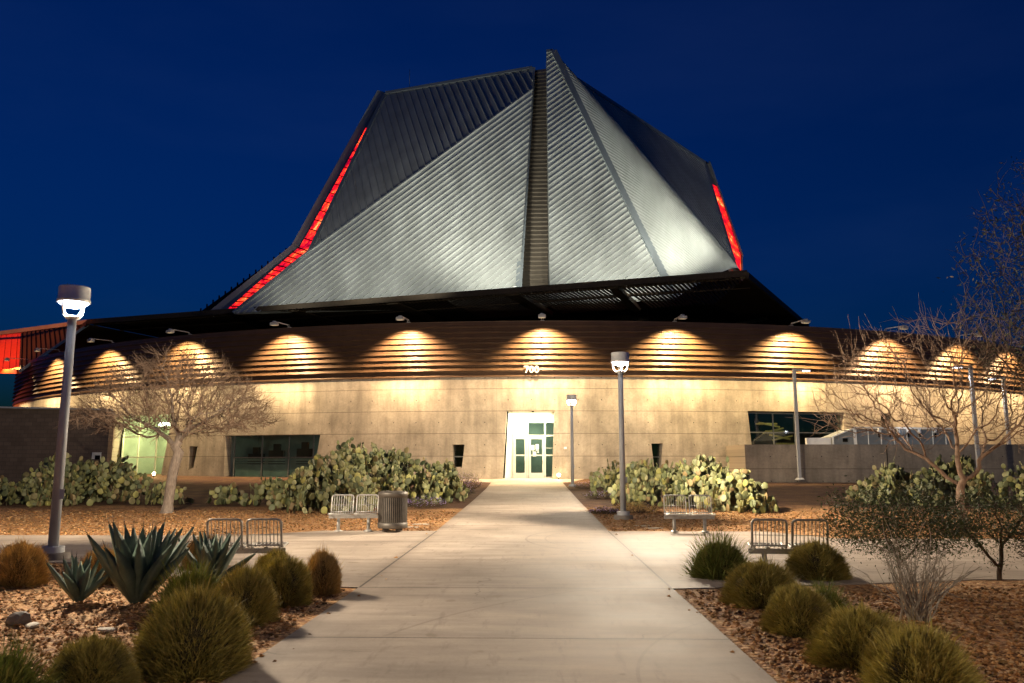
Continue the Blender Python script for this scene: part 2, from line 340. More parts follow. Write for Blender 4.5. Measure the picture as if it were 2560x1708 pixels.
dg = bpy.context.evaluated_depsgraph_get(); newme = bpy.data.meshes.new_from_object(wall.evaluated_get(dg)); wall.modifiers.clear(); wall.data = newme; newme.name = 'concrete_wall'
newme.materials.clear(); newme.materials.append(M_conc); bpy.data.objects.remove(cut_o)
wall.parent = bld; wall.location = wall.location - BO
def LP(s, dep, z):   # point dep metres behind the wall face
    return arc_pt(s, RW - dep, z)
def local_frame(smid):
    t = smid / RW; T = Vector((math.cos(t), math.sin(t), 0)); Nn = Vector((math.sin(t), -math.cos(t), 0)); b = arc_pt(smid, RW)
    return lambda s, dep, z: b + T * (s - smid) - Nn * dep + Vector((0, 0, z))
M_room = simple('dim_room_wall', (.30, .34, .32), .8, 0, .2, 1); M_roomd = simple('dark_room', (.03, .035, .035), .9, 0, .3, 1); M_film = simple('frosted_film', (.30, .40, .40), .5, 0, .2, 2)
M_frame = simple('aluminium_window_frame', (.20, .21, .20), .4, .5, .1); M_frame_lt = simple('pale_window_frame', (.62, .62, .52), .45, .2, .06)
def room(F, s0, s1, z0, z1, d0, d1, mat, parent, name='room_lining'):
    mb = MB(); vs = [F(s, d, z) for s in (s0, s1) for d in (d0, d1) for z in (z0, z1)]
    mb.add(vs, [(2, 3, 7, 6), (0, 1, 3, 2), (4, 6, 7, 5), (1, 5, 7, 3), (0, 2, 6, 4)]); return part(mb, name, mat, parent)
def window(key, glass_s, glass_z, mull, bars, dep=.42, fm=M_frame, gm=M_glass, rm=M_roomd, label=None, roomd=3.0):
    pl = OPEN[key]; smid = sum(p[0] for p in pl) / 4; F = local_frame(smid); (a, b), (z0, z1) = glass_s, glass_z
    up = (0, 0, 1); fr = MB()
    def bar(s0, z0_, s1, z1_, w=.06): fr.beam(F(s0, dep, z0_), F(s1, dep, z1_), .07, w, up=(0, 0, 1) if abs(z1_ - z0_) < .01 else tuple(F(1, 0, 0) - F(0, 0, 0)))
    for s in [a] + list(mull) + [b]: bar(s, z0, s, z1)
    for z in [z0 + .03] + list(bars) + [z1 - .03]: bar(a, z, b, z)
    f = part(fr, 'window', fm, bld, label=label)
    gb = MB(); gb.add([F(a, dep + .01, z0), F(b, dep + .01, z0), F(b, dep + .01, z1), F(a, dep + .01, z1)], [(0, 1, 2, 3)]); part(gb, 'glass', gm, f)
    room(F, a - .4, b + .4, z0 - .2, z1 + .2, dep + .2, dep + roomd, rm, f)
    return F, f
F, f1 = window('w1', (-29.5, -24.6), (.4, 4.7), (-27.9, -26.1), (1.9, 3.25), gm=M_glass_clear, fm=M_frame_lt, rm=M_room, label='tall window with a lamp glowing inside')
mb = MB(); c = F(-27.3, 1.9, 4.15); mb.lathe([(0.001, .10), (.3, .1), (.42, -.05), (.42, -.12)], 20, c); mb.lathe([(0.001, -.16), (.40, -.12)], 20, c); part(mb, 'ceiling_lamp', emitter('window_lamp', (1, 1, .92), 22), f1)
light('window_room_light', 'POINT', F(-27.3, 1.7, 3.3), 600, (1, .95, .42), .3)
F, f2 = window('w2', (-19.3, -13.1), (.5, 3.25), (-17.3, -15.4, -13.7), (1.86,), label='wide dark window with frosted lower panes', rm=M_room)
mb = MB()
for a, b in ((-19.25, -17.35), (-17.25, -15.45), (-15.35, -13.75)):
    for z0, z1 in ((.55, 1.45), (1.5, 1.6), (1.64, 1.80)):
        mb.add([F(a, .5, z0), F(b, .5, z0), F(b, .5, z1), F(a, .5, z1)], [(0, 1, 2, 3)])
part(mb, 'frosted_film', M_film, f2)
light('window_room_light', 'POINT', F(-15.6, 2.2, 1.6), 9, (.75, .95, .85), .5); light('window_room_light', 'POINT', F(-18.2, 2.4, .9), 3, (.6, .9, 1), .5)
mb = MB()
for s, h in ((-18.4, 1.9), (-16.9, 2.1), (-14.9, 2.2)):   # furniture standing behind the glass
    mb.box(F(s, 1.4, h / 2 + .2), (.9, .5, h)); mb.box(F(s, 1.4, h + .35), (.4, .3, .5))
part(mb, 'stored_furniture', M_roomd, f2)
F, f3 = window('w3', (12.3, 19.1), (2.0, 4.5), (14.3, 15.75), (3.33,), label='wide dark window above the retaining wall')
mb = MB()
for i in range(7): mb.box(F(14.6 + i * .22, 1.6 + .05 * (i % 2), 3.9 - .2 * i + (.15 if i % 2 else 0)), (1.3, .06, .10), Matrix.Rotation(.25 * math.sin(i * 2.1), 3, 'Y'))  # gold slats put in to imitate wavy reflections in the glass
part(mb, 'reflection_slats', simple('gold_reflection', (.55, .45, .15), .4), f3)
light('window_room_light', 'POINT', F(14.7, .9, 4.1), 10, (1, .85, .4), .15)  # lights the reflection slats
for k_ in ('s1', 's2', 's3', 's4', 's5'):
    pl = OPEN[k_]; a = min(p[0] for p in pl); b = max(p[0] for p in pl); z0 = min(p[1] for p in pl); z1 = max(p[1] for p in pl)
    window(k_, (a - .05, b + .05), (z0 - .05, z1 + .05), (), ((z0 + z1) / 2 - .05,), dep=.5, label='small slanted slot window' if k_ != 's2' else 'slot window with an amber glow inside', roomd=1.6)
F = local_frame(-4.6); light('window_room_light', 'POINT', F(-4.6, 1.2, 2.35), 5, (1, .4, .08), .1)
# ---- entrance
F = local_frame(-.55); DEP = 1.3
ent = MB(); zb = .62
def quad(mb, *p): mb.add(p, [(0, 1, 2, 3)])
quad(ent, F(-1.96, .6, zb - .3), F(-1.72, .6, 4.53), F(-1.50, DEP + .1, 4.53), F(-1.50, DEP + .1, zb - .3))   # splayed left jamb
quad(ent, F(.80, .6, zb - .3), F(.95, .6, 4.53), F(1.25, DEP + .1, 4.53), F(1.25, DEP + .1, zb - .3))
quad(ent, F(-1.9, .6, 4.535), F(1.1, .6, 4.535), F(1.4, DEP + .1, 4.535), F(-1.6, DEP + .1, 4.535))
quad(ent, F(-1.52, DEP, 3.95), F(1.27, DEP, 3.95), F(1.27, DEP, 4.56), F(-1.52, DEP, 4.56))
quad(ent, F(-1.52, DEP + .002, 3.2), F(-.66, DEP + .002, 3.2), F(-.66, DEP + .002, 3.96), F(-1.52, DEP + .002, 3.96))
entp = part(ent, 'entrance_recess', M_whitewall, bld, label='bright white lined entrance recess')
thr = MB(); thr.box(F(-.4, .75, zb - .02), (3.6, 1.7, .06), Matrix.Rotation(-.55 / RW, 3, 'Z')); part(thr, 'threshold', M_pave, entp)
fr = MB(); TX = tuple(F(1, 0, 0) - F(0, 0, 0))
def vbar(mb, s, z0, z1, w=.08, d=DEP): mb.beam(F(s, d, z0), F(s, d, z1), .10, w, up=TX)
def hbar(mb, s0, s1, z, w=.08, d=DEP): mb.beam(F(s0, d, z), F(s1, d, z), .10, w)
zb2 = zb + .01
for s in (-1.48, -.62, .40, 1.2): vbar(fr, s, zb2, 3.95)
hbar(fr, -1.44, 1.2, 3.12, .09); hbar(fr, -.58, 1.2, 3.93)
hbar(fr, .44, 1.2, 1.98); hbar(fr, .44, 1.2, .68, .1); hbar(fr, -1.44, -.66, 1.98, .08); hbar(fr, .44, 1.2, 2.4, .03)
store = part(fr, 'storefront_frame', M_frame_lt, bld)
gl = MB()
for a, b, z0, z1 in ((-.58, .36, 3.17, 3.9), (.44, 1.17, 3.17, 3.9), (.44, 1.17, .7, 3.08)): quad(gl, F(a, DEP + .01, z0), F(b, DEP + .01, z0), F(b, DEP + .01, z1), F(a, DEP + .01, z1))
part(gl, 'glass', M_glass, store)
def door(a, b, hinge_label, hs, swing=0):
    d_ = MB(); vbar(d_, a + .06, zb2 + .01, 3.06, .11, DEP - .01); vbar(d_, b - .06, zb2 + .01, 3.06, .11, DEP - .01)
    hbar(d_, a + .115, b - .115, 3.0, .14, DEP - .01); hbar(d_, a + .115, b - .115, .80, .32, DEP - .01); hbar(d_, a + .115, b - .115, 1.98, .07, DEP - .01)
    o = part(d_, 'door', M_frame_lt, bld, label=hinge_label)
    q = MB(); quad(q, F(a + .1, DEP, .9), F(b - .1, DEP, .9), F(b - .1, DEP, 2.95), F(a + .1, DEP, 2.95)); part(q, 'glass', M_glass, o)
    h = MB(); h.tube([F(hs, DEP - .06, 1.55), F(hs, DEP - .13, 1.57), F(hs, DEP - .13, 1.83), F(hs, DEP - .06, 1.85)], .016); part(h, 'handle', M_steel, o); return o
door(-1.44, -.68, 'left glazed door leaf', -.78); dr = door(-.55, .35, 'right glazed door leaf with paper notices', .26)
pp = MB()
for s, z, w_, h_ in ((-.32, 2.42, .20, .30), (-.06, 2.48, .19, .28), (-.22, 2.05, .20, .28), (-.06, 2.28, .18, .06), (-.01, 2.16, .09, .08), (-.3, 2.22, .1, .03)):
    pp.beam(F(s - w_ / 2, DEP - .012, z), F(s + w_ / 2, DEP - .012, z), .006, h_)
part(pp, 'paper_notice', simple('paper', (.75, .76, .70), .8, 0, .03), dr)
room(F, -1.6, 1.4, zb - .05, 4.0, DEP + .15, DEP + 4, M_room, store, 'lobby_lining')
lb = MB(); lb.beam(F(.22, DEP + 1.2, .7), F(.22, DEP + 1.2, 3.6), .15, .15); part(lb, 'lobby_post', simple('yellow_post', (.6, .45, .1), .5), store)
light('lobby_light', 'POINT', F(-.3, DEP + 2.4, 3.4), 110, (.9, 1, .72), .3)
light('entrance_ceiling_light', 'AREA', F(-.4, .85, 4.45), 420, (1, .94, .62), target=F(-.4, .85, 0), size=(1.6, .5))
sm = MB(); sm.box(F(-.3, .72, 4.5), (.12, .12, .06)); part(sm, 'ceiling_fixture', M_black, entp)
cr_ = MB(); cr_.box(F(1.55, -.02, 2.38), (.16, .05, .12)); part(cr_, 'card_reader', M_white, bld)
# ---- brown ribbed metal band
rows = 10; ztop, zbot = 9.75, 6.46; rh = (ztop - zbot) / rows; prof = []
for i in range(rows):
    z = ztop - i * rh; q = .75 + 1.0 * i / 9 if i < rows - 1 else .6
    prof += [(.0, z), (.0, z - .03), (.048 * q, z - .14), (.042 * q, z - .15), (.10 * q, z - .27), (.10 * q, z - .285)]
    if i < rows - 1: prof += [(-.01, z - .295)]
prof = [(-.5, ztop), (.0, ztop + .03)] + prof + [(.055, zbot), (.0, zbot)]
bm_ = MB(); SS = np.linspace(S0 - .3, S1, 260)
vs = [];
for s in SS:
    for dr_, z in prof: vs.append(arc_pt(s, RW + dr_, z))
m_ = len(prof); bm_.add(vs, [(i * m_ + k, (i + 1) * m_ + k, (i + 1) * m_ + k + 1, i * m_ + k + 1) for i in range(len(SS) - 1) for k in range(m_ - 1)])
band = part(bm_, 'metal_band', M_band, bld, label='dark brown ribbed metal cladding band')
LS = [-46.7, -38.9, -31.1, -23.3, -15.55, -7.75, .23, 8.1, 15.6, 22.6, 29.3, 35.4]
jn = MB()
for s in LS:
    for i in range(1, rows): z = ztop - i * rh; jn.beam(arc_pt(s, RW + .17, z + .05), arc_pt(s, RW + .12, z + .2), .05, .012, up=tuple(arc_pt(s, 1) - arc_pt(s, 0)))
part(jn, 'joint_cover', M_band, band)
rd = MB(); rp = [arc_pt(s, RW - .5, 9.3) for s in np.linspace(S0, S1, 60)] + [Vector((60, 120, 9.3)), Vector((-60, 120, 9.3))]
rd.add(rp, [tuple(range(len(rp)))]); part(rd, 'roof_deck', M_black, bld)
# 700 in solid white digits on the band (built as meshes)
def digits(txt, w, h, t, gap):
    mb = MB(); x = 0
    for ch in txt:
        if ch == '7':
            for pts in ([(0, h), (w, h), (w, h - .07), (0, h - .07)], [(w, h - .07), (w - .09, h - .07), (w * .28, 0), (w * .28 + .085, 0)]):
                n = len(pts); vs = [(x + a, -t, b) for a, b in pts] + [(x + a, 0, b) for a, b in pts]
                mb.add(vs, [tuple(range(n)), tuple(reversed(range(n, 2 * n)))] + [(i, (i + 1) % n, (i + 1) % n + n, i + n) for i in range(n)])
        else:
            n = 24; o_ = [(x + w / 2 + math.cos(a) * w / 2, h / 2 + math.sin(a) * h / 2) for a in np.linspace(0, math.tau, n, endpoint=False)]
            i_ = [(x + w / 2 + math.cos(a) * (w / 2 - .072), h / 2 + math.sin(a) * (h / 2 - .065)) for a in np.linspace(0, math.tau, n, endpoint=False)]
            vs = [(a, -t, b) for a, b in o_] + [(a, -t, b) for a, b in i_] + [(a, 0, b) for a, b in o_] + [(a, 0, b) for a, b in i_]
            fs = []
            for k in range(n):
                q = (k + 1) % n; fs += [(k, q, n + q, n + k), (k, 2 * n + k, 2 * n + q, q), (n + k, n + q, 3 * n + q, 3 * n + k), (2 * n + k, 3 * n + k, 3 * n + q, 2 * n + q)]
            mb.add(vs, fs)
        x += w + gap
    return mb
dg_ = digits('700', .27, .40, .04, .03); dg_.v = [tuple(arc_pt(-.80 + v[0], RW + .20 - v[1] * .5, 6.69 + v[2])) for v in dg_.v]
part(dg_, 'house_number', simple('number_white', (.85, .85, .80), .5, 0, .02), bld, label='white number 700')
# ---- tower: every facet is a real plane, seams are raised ribs on it
V = lambda *a: Vector(a)
Bp, C1, D_, E_ = V(0.41, 64.50, 33.28), V(-0.73, 59.50, 14.49), V(-22.80, 60.00, 12.99), V(-17.33, 61.18, 18.23)
A_, Bt = V(-13.52, 71.0, 36.20), V(0.42, 66.23, 36.10)
T1, C2, G_, T2 = V(1.60, 63.00, 35.85), V(1.64, 58.50, 14.26), V(10.20, 57.50, 14.75), V(2.19, 62.93, 35.89)
Rr = V(16.49, 62, 16.28); F6a = T2 + (Rr - T2) * .138; K_ = V(17.05, 74, 30.14)
twr = empty('tower', (0, 0, 0)); twr.parent = bld; twr.location = -BO; twr['label'] = 'tall folded grey metal tower'
def ribs(mb, poly, d, spacing, w, h, nrm, start=.0, inset=.0):
    o = poly[0]; n = nrm.normalized(); d = (d - n * d.dot(n)).normalized(); e = n.cross(d)
    P = [((p - o).dot(d), (p - o).dot(e)) for p in poly]; lo = min(p[1] for p in P); hi = max(p[1] for p in P); k = lo + start + spacing * .5
    while k < hi:
        xs_ = []
        for i in range(len(P)):
            (x0, y0), (x1, y1) = P[i], P[(i + 1) % len(P)]
            if (y0 - k) * (y1 - k) < 0: xs_.append(x0 + (x1 - x0) * (k - y0) / (y1 - y0))
        if len(xs_) >= 2:
            a, b = min(xs_) + inset, max(xs_) - inset
            if b - a > .05:
                p = o + d * a + e * k; q = o + d * b + e * k
                vs = [p - e * w / 2, p + e * w / 2, p + e * w * .25 + n * h, p - e * w * .25 + n * h]; vs += [v + (q - p) for v in vs]
                mb.add(vs, [(0, 1, 2, 3), (7, 6, 5, 4), (1, 5, 6, 2), (2, 6, 7, 3), (3, 7, 4, 0)])
        k += spacing
def facet(name, poly, d, spacing, w, h, mat, label, view=V(.22, 0, 1.6)):
    n = (poly[1] - poly[0]).cross(poly[2] - poly[0]).normalized()
    if n.dot(view - poly[0]) < 0: n = -n
    mb = MB(); mb.add([p for p in poly] + [p - n * .3 for p in poly], [tuple(range(len(poly))), tuple(range(2 * len(poly) - 1, len(poly) - 1, -1))])
    ribs(mb, poly, d, spacing, w, h, n); o = mb.build(name, mat, twr, label=label); return o, n
C1x = C1 + (C1 - Bp) * .062; Dx = D_.copy(); C2x = C2 + (C2 - T1) * .044; Gx = G_ + (G_ - T2) * .065; Rx = Rr + (Rr - T2) * .012
o1, n1 = facet('lower_facet', [Bp, C1x, Dx, E_], Bp - E_, .44, .10, .11, M_zinc, 'large floodlit facet with diagonal seams')
o2, n2 = facet('upper_facet', [Bp, E_, A_, Bt], (E_ + (Bp - E_) * .12) - (A_ + (E_ - A_) * .72), .62, .10, .10, M_zinc_shaded, 'dark upper facet with steep seams')
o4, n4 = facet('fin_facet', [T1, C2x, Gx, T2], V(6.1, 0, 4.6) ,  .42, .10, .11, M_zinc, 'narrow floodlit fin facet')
o6, n6 = facet('side_facet', [F6a, Rx, K_], V(-.2, 1, -6), .45, .09, .06, M_zinc_shaded, 'dark side facet')
# curved facet: bulged triangle T2-Gx-Rx with seams parallel to its far edge
mb = MB(); nC = (Gx - T2).cross(Rx - T2).normalized()
if nC.dot(V(.22, 0, 1.6) - T2) < 0: nC = -nC
def cf(a, b, lift=0):
    t = a + b; u = b / t if t > 1e-6 else 0; return T2 + (Gx - T2) * a + (Rx - T2) * b + nC * (3.2 * t * 4 * u * (1 - u) * (1 - .25 * t) + lift)
NR = 60
for i in range(NR):
    a0, a1 = i / NR, (i + 1) / NR
    prev = None
    for j in range(25):
        w_ = j / 24; r_ = []
        for a, l in ((a0, .0), (a0 + (a1 - a0) * .62, .0), (a0 + (a1 - a0) * .7, .05), (a0 + (a1 - a0) * .92, .05), (a1, 0)):
            r_.append(cf(a, max(0, 1 - a) * w_, l if 0 < j < 24 else 0))
        if prev:
            base = prev + r_; mb.add(base, [(k, k + 1, k + 6, k + 5) for k in range(4)])
        prev = r_
mb.build('curved_facet', M_zinc, twr, label='bright curved facet with fine seams')
# recessed bronze strip between the two blades
def lerp(a, b, t): return a + (b - a) * t
s_tl, s_tr, s_bl, s_br = V(.62, 66.4, 36.0), V(1.6, 64.6, 35.2), C1x + V(.1, 1.2, 0), C2x + V(-.1, 1.6, 0)
mb = MB(); NS = 58
for i in range(NS):
    t0, t1, tm = i / NS, (i + 1) / NS, (i + .8) / NS
    l0, r0, lm, rm_, l1, r1 = lerp(s_tl, s_bl, t0), lerp(s_tr, s_br, t0), lerp(s_tl, s_bl, tm), lerp(s_tr, s_br, tm), lerp(s_tl, s_bl, t1), lerp(s_tr, s_br, t1)
    o_ = V(0, -.09, 0); mb.add([l0, r0, rm_ + o_, lm + o_, r1, l1], [(0, 1, 2, 3), (3, 2, 4, 5)])
mb.build('recessed_strip', M_strip, twr, label='recessed bronze strip between the two blades')
mb = MB(); mb.add([Bt, Bp, C1x, C1x + V(.1, 1.6, 0), s_tl + V(0, .4, 0)], [(0, 1, 2, 3, 4)]); mb.add([T1, C2x, C2x + V(-.05, 2, 0), T1 + V(0, 3.4, -.1)], [(0, 1, 2, 3)])
mb.build('blade_return', M_zinc_shaded, twr)
# edge trims
tr = MB()
def trim(p, q, w=.45, h=.25, n=V(0, -1, .3)): tr.beam(p, q, w, h, up=tuple(n))
trim(Bt, C1x, .5, .3); trim(T2, Gx, .55, .3, V(.2, -1, .2)); trim(A_, Bt, .3, .3); trim(A_, E_, .35, .2, n2); trim(T1, T2, .3, .3); trim(F6a, K_, .35, .3); trim(K_, Rx, .2, .2); trim(E_, Dx, .25, .12, n1); trim(E_, Bp, .18, .10, n1)
tr.build('edge_trim', M_trim, twr)
# left glazed slit and its outer fascia
AL, EL, DL = V(-14.15, 71.9, 36.7), V(-19.47, 64.5, 19.44), V(-25.32, 62.0, 13.24)
sl = MB(); fa = MB(); ml = MB()
def P3(p, q, t): return p + (q - p) * t
a_in, e_in, d_in = A_ + V(-.05, .5, 0), E_ + V(-.1, .5, 0), Dx + V(-.1, .5, 0)
def stripq(mb, p0, p1, q0, q1): mb.add([p0, p1, q1, q0], [(0, 1, 2, 3)])
# split each side strip: inner part glass, outer part fascia
for (i0, i1, o0, o1, t0, t1, gw0, gw1) in ((a_in, e_in, AL, EL, .24, 1.0, .55, .80), (e_in, d_in, EL, DL, 0, .95, .85, .55)):
    n = 14
    for k in range(n):
        u0 = t0 + (t1 - t0) * k / n; u1 = t0 + (t1 - t0) * (k + 1) / n; g0 = gw0 + (gw1 - gw0) * k / n; g1 = gw0 + (gw1 - gw0) * (k + 1) / n
        a, b, c_, d_ = P3(i0, i1, u0), P3(i0, i1, u1), P3(o0, o1, u0), P3(o0, o1, u1)
        stripq(sl, a, b, P3(a, c_, g0), P3(b, d_, g1)); stripq(fa, P3(a, c_, g0), P3(b, d_, g1), c_, d_)
        ml.beam(a + V(0, -.05, 0), P3(a, c_, g0) + V(0, -.05, 0), .10, .08)
    if t0 > 0: stripq(fa, i0, P3(i0, i1, t0), o0, P3(o0, o1, t0))
    if t1 < 1: stripq(fa, P3(i0, i1, t1), i1, P3(o0, o1, t1), o1)
lit = sl.build('glazed_slit', M_red, twr, label='red glowing glazed slit on the left edge'); fa.build('outer_fascia', M_trim, twr); ml.build('slit_mullions', M_black, lit)
fb = MB(); fb.beam(AL, EL, .7, .5, up=(0, -1, 0)); fb.beam(EL + V(-.1, 0, 0), DL, .5, .4, up=(0, -1, 0)); fb.build('outer_edge_beam', M_zinc_shaded, twr)
lr = MB(); lr.add([EL + V(-.3, .3, .15), DL + V(0, .3, 0), V(-28.4, 66, 13.9), V(-20.31, 66, 19.86)], [(0, 1, 2, 3)])
for k in range(16):
    q = P3(V(-20.31, 66, 19.86), V(-28.4, 66, 13.9), k / 16) + V(0, 0, .1); lr.box(q, (.1, .1, .3))
lr.build('black_side_roof', M_black, twr)
# right slit
K2, R2, R3 = V(17.55, 74.3, 30.25), V(18.2, 66.5, 18.9), V(17.7, 65.2, 15.6)
rk = K_ + V(.1, .3, 0); rr = Rx + V(.1, .3, 0); sl = MB(); fa = MB()
a = P3(rk, Rr + V(.1, .3, 0), .2); stripq(sl, a, Rr + V(.1, .4, 0), P3(K2, R2, .28), R2 + V(-.12, 0, .1)); stripq(sl, Rr + V(.1, .4, 0), rr, R2 + V(-.12, 0, .1), R3)
stripq(fa, rk, a, K2, P3(K2, R2, .28)); sl.build('glazed_slit', M_red, twr, label='red glowing glazed slit on the right edge'); fa.beam(K2, R2, .14, .5, up=(0, -1, 0)); fa.beam(R2, R3, .10, .3, up=(0, -1, 0)); fa.build('outer_fascia', M_zinc_shaded, twr)
# closed back of the tower
bk = MB(); ch = [Dx, DL, EL, AL, Bt + V(0, .1, -.1), s_tl, s_tr, T2 + V(0, .2, -.1), F6a + V(0, .2, 0), K2, R2, R3, Rx]; bq = [p + V(-.15 * p.x, 14, -(p.z - 12) * .25) for p in ch]; n = len(ch)
bk.add(ch + bq, [(i, i + 1, i + 1 + n, i + n) for i in range(n - 1)] + [tuple(range(n, 2 * n))]); bk.build('back_shell', M_black, twr)
an = MB(); an.tube([V(-11.2, 70.6, 36.0), V(-11.2, 70.6, 38.4)], .025, 5); an.build('antenna', M_trim, twr)
cm = MB(); cm.box(C1 + V(-.25, -.35, .1), (.2, .15, .3)); cm.build('camera_box', M_white, twr)
# ---- canopy
H = 13.14; P1, P2, PR, PL = V(13.75, 49, H), V(-37.16, 65.2, H), V(24.16, 68.44, H), V(-52.4, 84, H)
cano = empty('canopy', (0, 0, 0)); cano.parent = bld; cano.location = -BO; cano['label'] = 'dark louvred canopy under the tower'
eo = (P2 - P1).normalized(); L_ = (P2 - P1).length; nin = V(-eo.y, eo.x, 0); nin = nin if nin.y > 0 else -nin
lv = MB(); k = .6
while k < L_ - 2.5:
    wd = 8.5; p = P1 + eo * k + nin * .25
    if not (15.2 < k < 16.1 or 8.3 < k < 8.9 or 24.5 < k < 25.4 or 33 < k < 33.8): lv.beam(p, p + nin * wd + eo * (-.35 * wd * .25), .16, .07)
    else: lv.beam(p, p + nin * wd, .32, .35)
    k += .30
lv.build('louvres', M_louvre, cano)
sp_ = MB(); sp_.add([P1 + eo * 21 + nin * .03 + V(0, 0, -.03), P2 + nin * .03 + V(0, 0, -.03), P2 + nin * 8.7 + V(0, 0, -.03), P1 + eo * 21 + nin * 8.7 + V(0, 0, -.03)], [(0, 1, 2, 3)]); sp_.build('solid_panel', M_black, cano)
pf = MB(); k = .5
pf.beam(P1 + V(0, 0, .12), P2 + V(0, 0, .12), .16, .40); pf.beam(P1 + nin * .75, P2 + nin * .75, .16, .16); pf.beam(P1 + nin * 3.6, P2 + nin * 3.6, .14, .2); pf.beam(P1, PR, .16, .40); pf.beam(P2, PL, .16, .40)
for k in (8.6, 15.7, 24.9, 33.4): pf.beam(P1 + eo * k + nin * .2, P1 + eo * k + nin * 9, .35, .4)
pf.build('edge_beam', M_louvre, cano)
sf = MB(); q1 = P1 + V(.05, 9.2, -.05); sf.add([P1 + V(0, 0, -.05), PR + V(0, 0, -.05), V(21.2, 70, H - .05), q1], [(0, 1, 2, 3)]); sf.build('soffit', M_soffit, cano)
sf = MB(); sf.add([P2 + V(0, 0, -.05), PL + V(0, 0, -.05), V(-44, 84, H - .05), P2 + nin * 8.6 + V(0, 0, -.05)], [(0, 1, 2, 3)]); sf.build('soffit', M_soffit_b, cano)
i1_, i2_ = P1 + nin * 8.6, P2 + nin * 8.6
bs = MB(); bs.add([i1_ + V(0, 0, .02), i2_ + V(0, 0, .02), V(-44, 95, H + .02), V(26, 95, H + .02), V(21, 69, H + .02)], [(0, 1, 2, 3, 4)])
bs.add([V(19, 66, 9), V(8, 62.5, 9), V(-6, 67, 9), V(-47, 80, 9), V(-47, 80, H), V(-6, 67, H), V(8, 62.5, H), V(19, 66, H)], [(0, 1, 6, 7), (1, 2, 5, 6), (2, 3, 4, 5)])
bs.build('dark_underside', M_black, cano)
bb = MB()
for x0, y0, x1, y1 in ((9, 60, 17, 66), (5, 59, 9, 66), (12, 58.5, 19, 63), (-8, 62, -2, 70)): bb.beam(V(x0, y0, 11.0), V(x1, y1, 12.9), .2, .3)
bb.build('canopy_strut', M_louvre, cano)
tp = MB(); tp.add([P1 + V(0, -.1, .30), P2 + V(0, -.1, .30), P2 + V(0, 0, .42) + nin * .8, P1 + V(0, 0, .42) + nin * .8], [(0, 1, 2, 3)]); tp.build('top_flashing', simple('gold_lit_flashing', (.30, .23, .12), .5, .3), cano)  # strip added along the edge, the floodlight's gold tint painted into its colour
# ---- far left wing roof behind the drum
wing = empty('wing_roof', (-46, 66, 8), label='overhanging ribbed wing roof at far left, part red and part black', cat='roof wing')
wo = Vector((-46, 66, 8))
def wp(mb, name, mat, **k):
    o = mb.build(name, mat, wing, **k); o.location = -wo; return o
w1, w2, w3, w4 = V(-60, 78, 13.4), V(-49.5, 75.4, 14.2), V(-40.9, 62.6, 8.75), V(-47.6, 66, 7.6); w5 = V(-37.5, 66.2, 13.3)
nn = (w2 - w1).cross(w3 - w1); w4.z = w1.z - (nn.x * (w4.x - w1.x) + nn.y * (w4.y - w1.y)) / nn.z
mb = MB(); mb.add([w1, w2, w3, w4], [(0, 1, 2, 3)]); nn = (w2 - w1).cross(w4 - w1).normalized(); nn = nn if nn.dot(V(0, 0, 1.6) - w1) > 0 else -nn
ribs(mb, [w1, w2, w3, w4], w3 - w2, .5, .1, .04, nn); wp(mb, 'red_panel', M_paint_red, label='red lit ribbed panel')
mb = MB(); mb.add([w2, w5, w3], [(0, 1, 2)]); nn = (w5 - w2).cross(w3 - w2).normalized(); nn = nn if nn.dot(V(0, 0, 1.6) - w2) > 0 else -nn
ribs(mb, [w2, w5, w3], (w3 - w2), .42, .1, .12, nn); wp(mb, 'black_panel', M_louvre)
mb = MB(); mb.beam(w1 + V(0, 0, .15), w5 + V(0, 0, .15), .3, .35); mb.beam(w3, w5, .2, .2); wp(mb, 'edge_trim', M_trim)
mb = MB(); mb.beam(w4, w3, .35, .35); mb.beam(w4 + V(2.8, 4, -3.2), w4 + V(2.8, 4, .4), .3, .3); mb.beam(w4 + V(4.2, 4, -3.2), w4 + V(4.2, 4, .6), .25, .25); mb.beam(w4 + V(2.8, 4, -.6), w4 + V(4.2, 4, -.6), .25, .25); wp(mb, 'red_frame', M_paint_red)
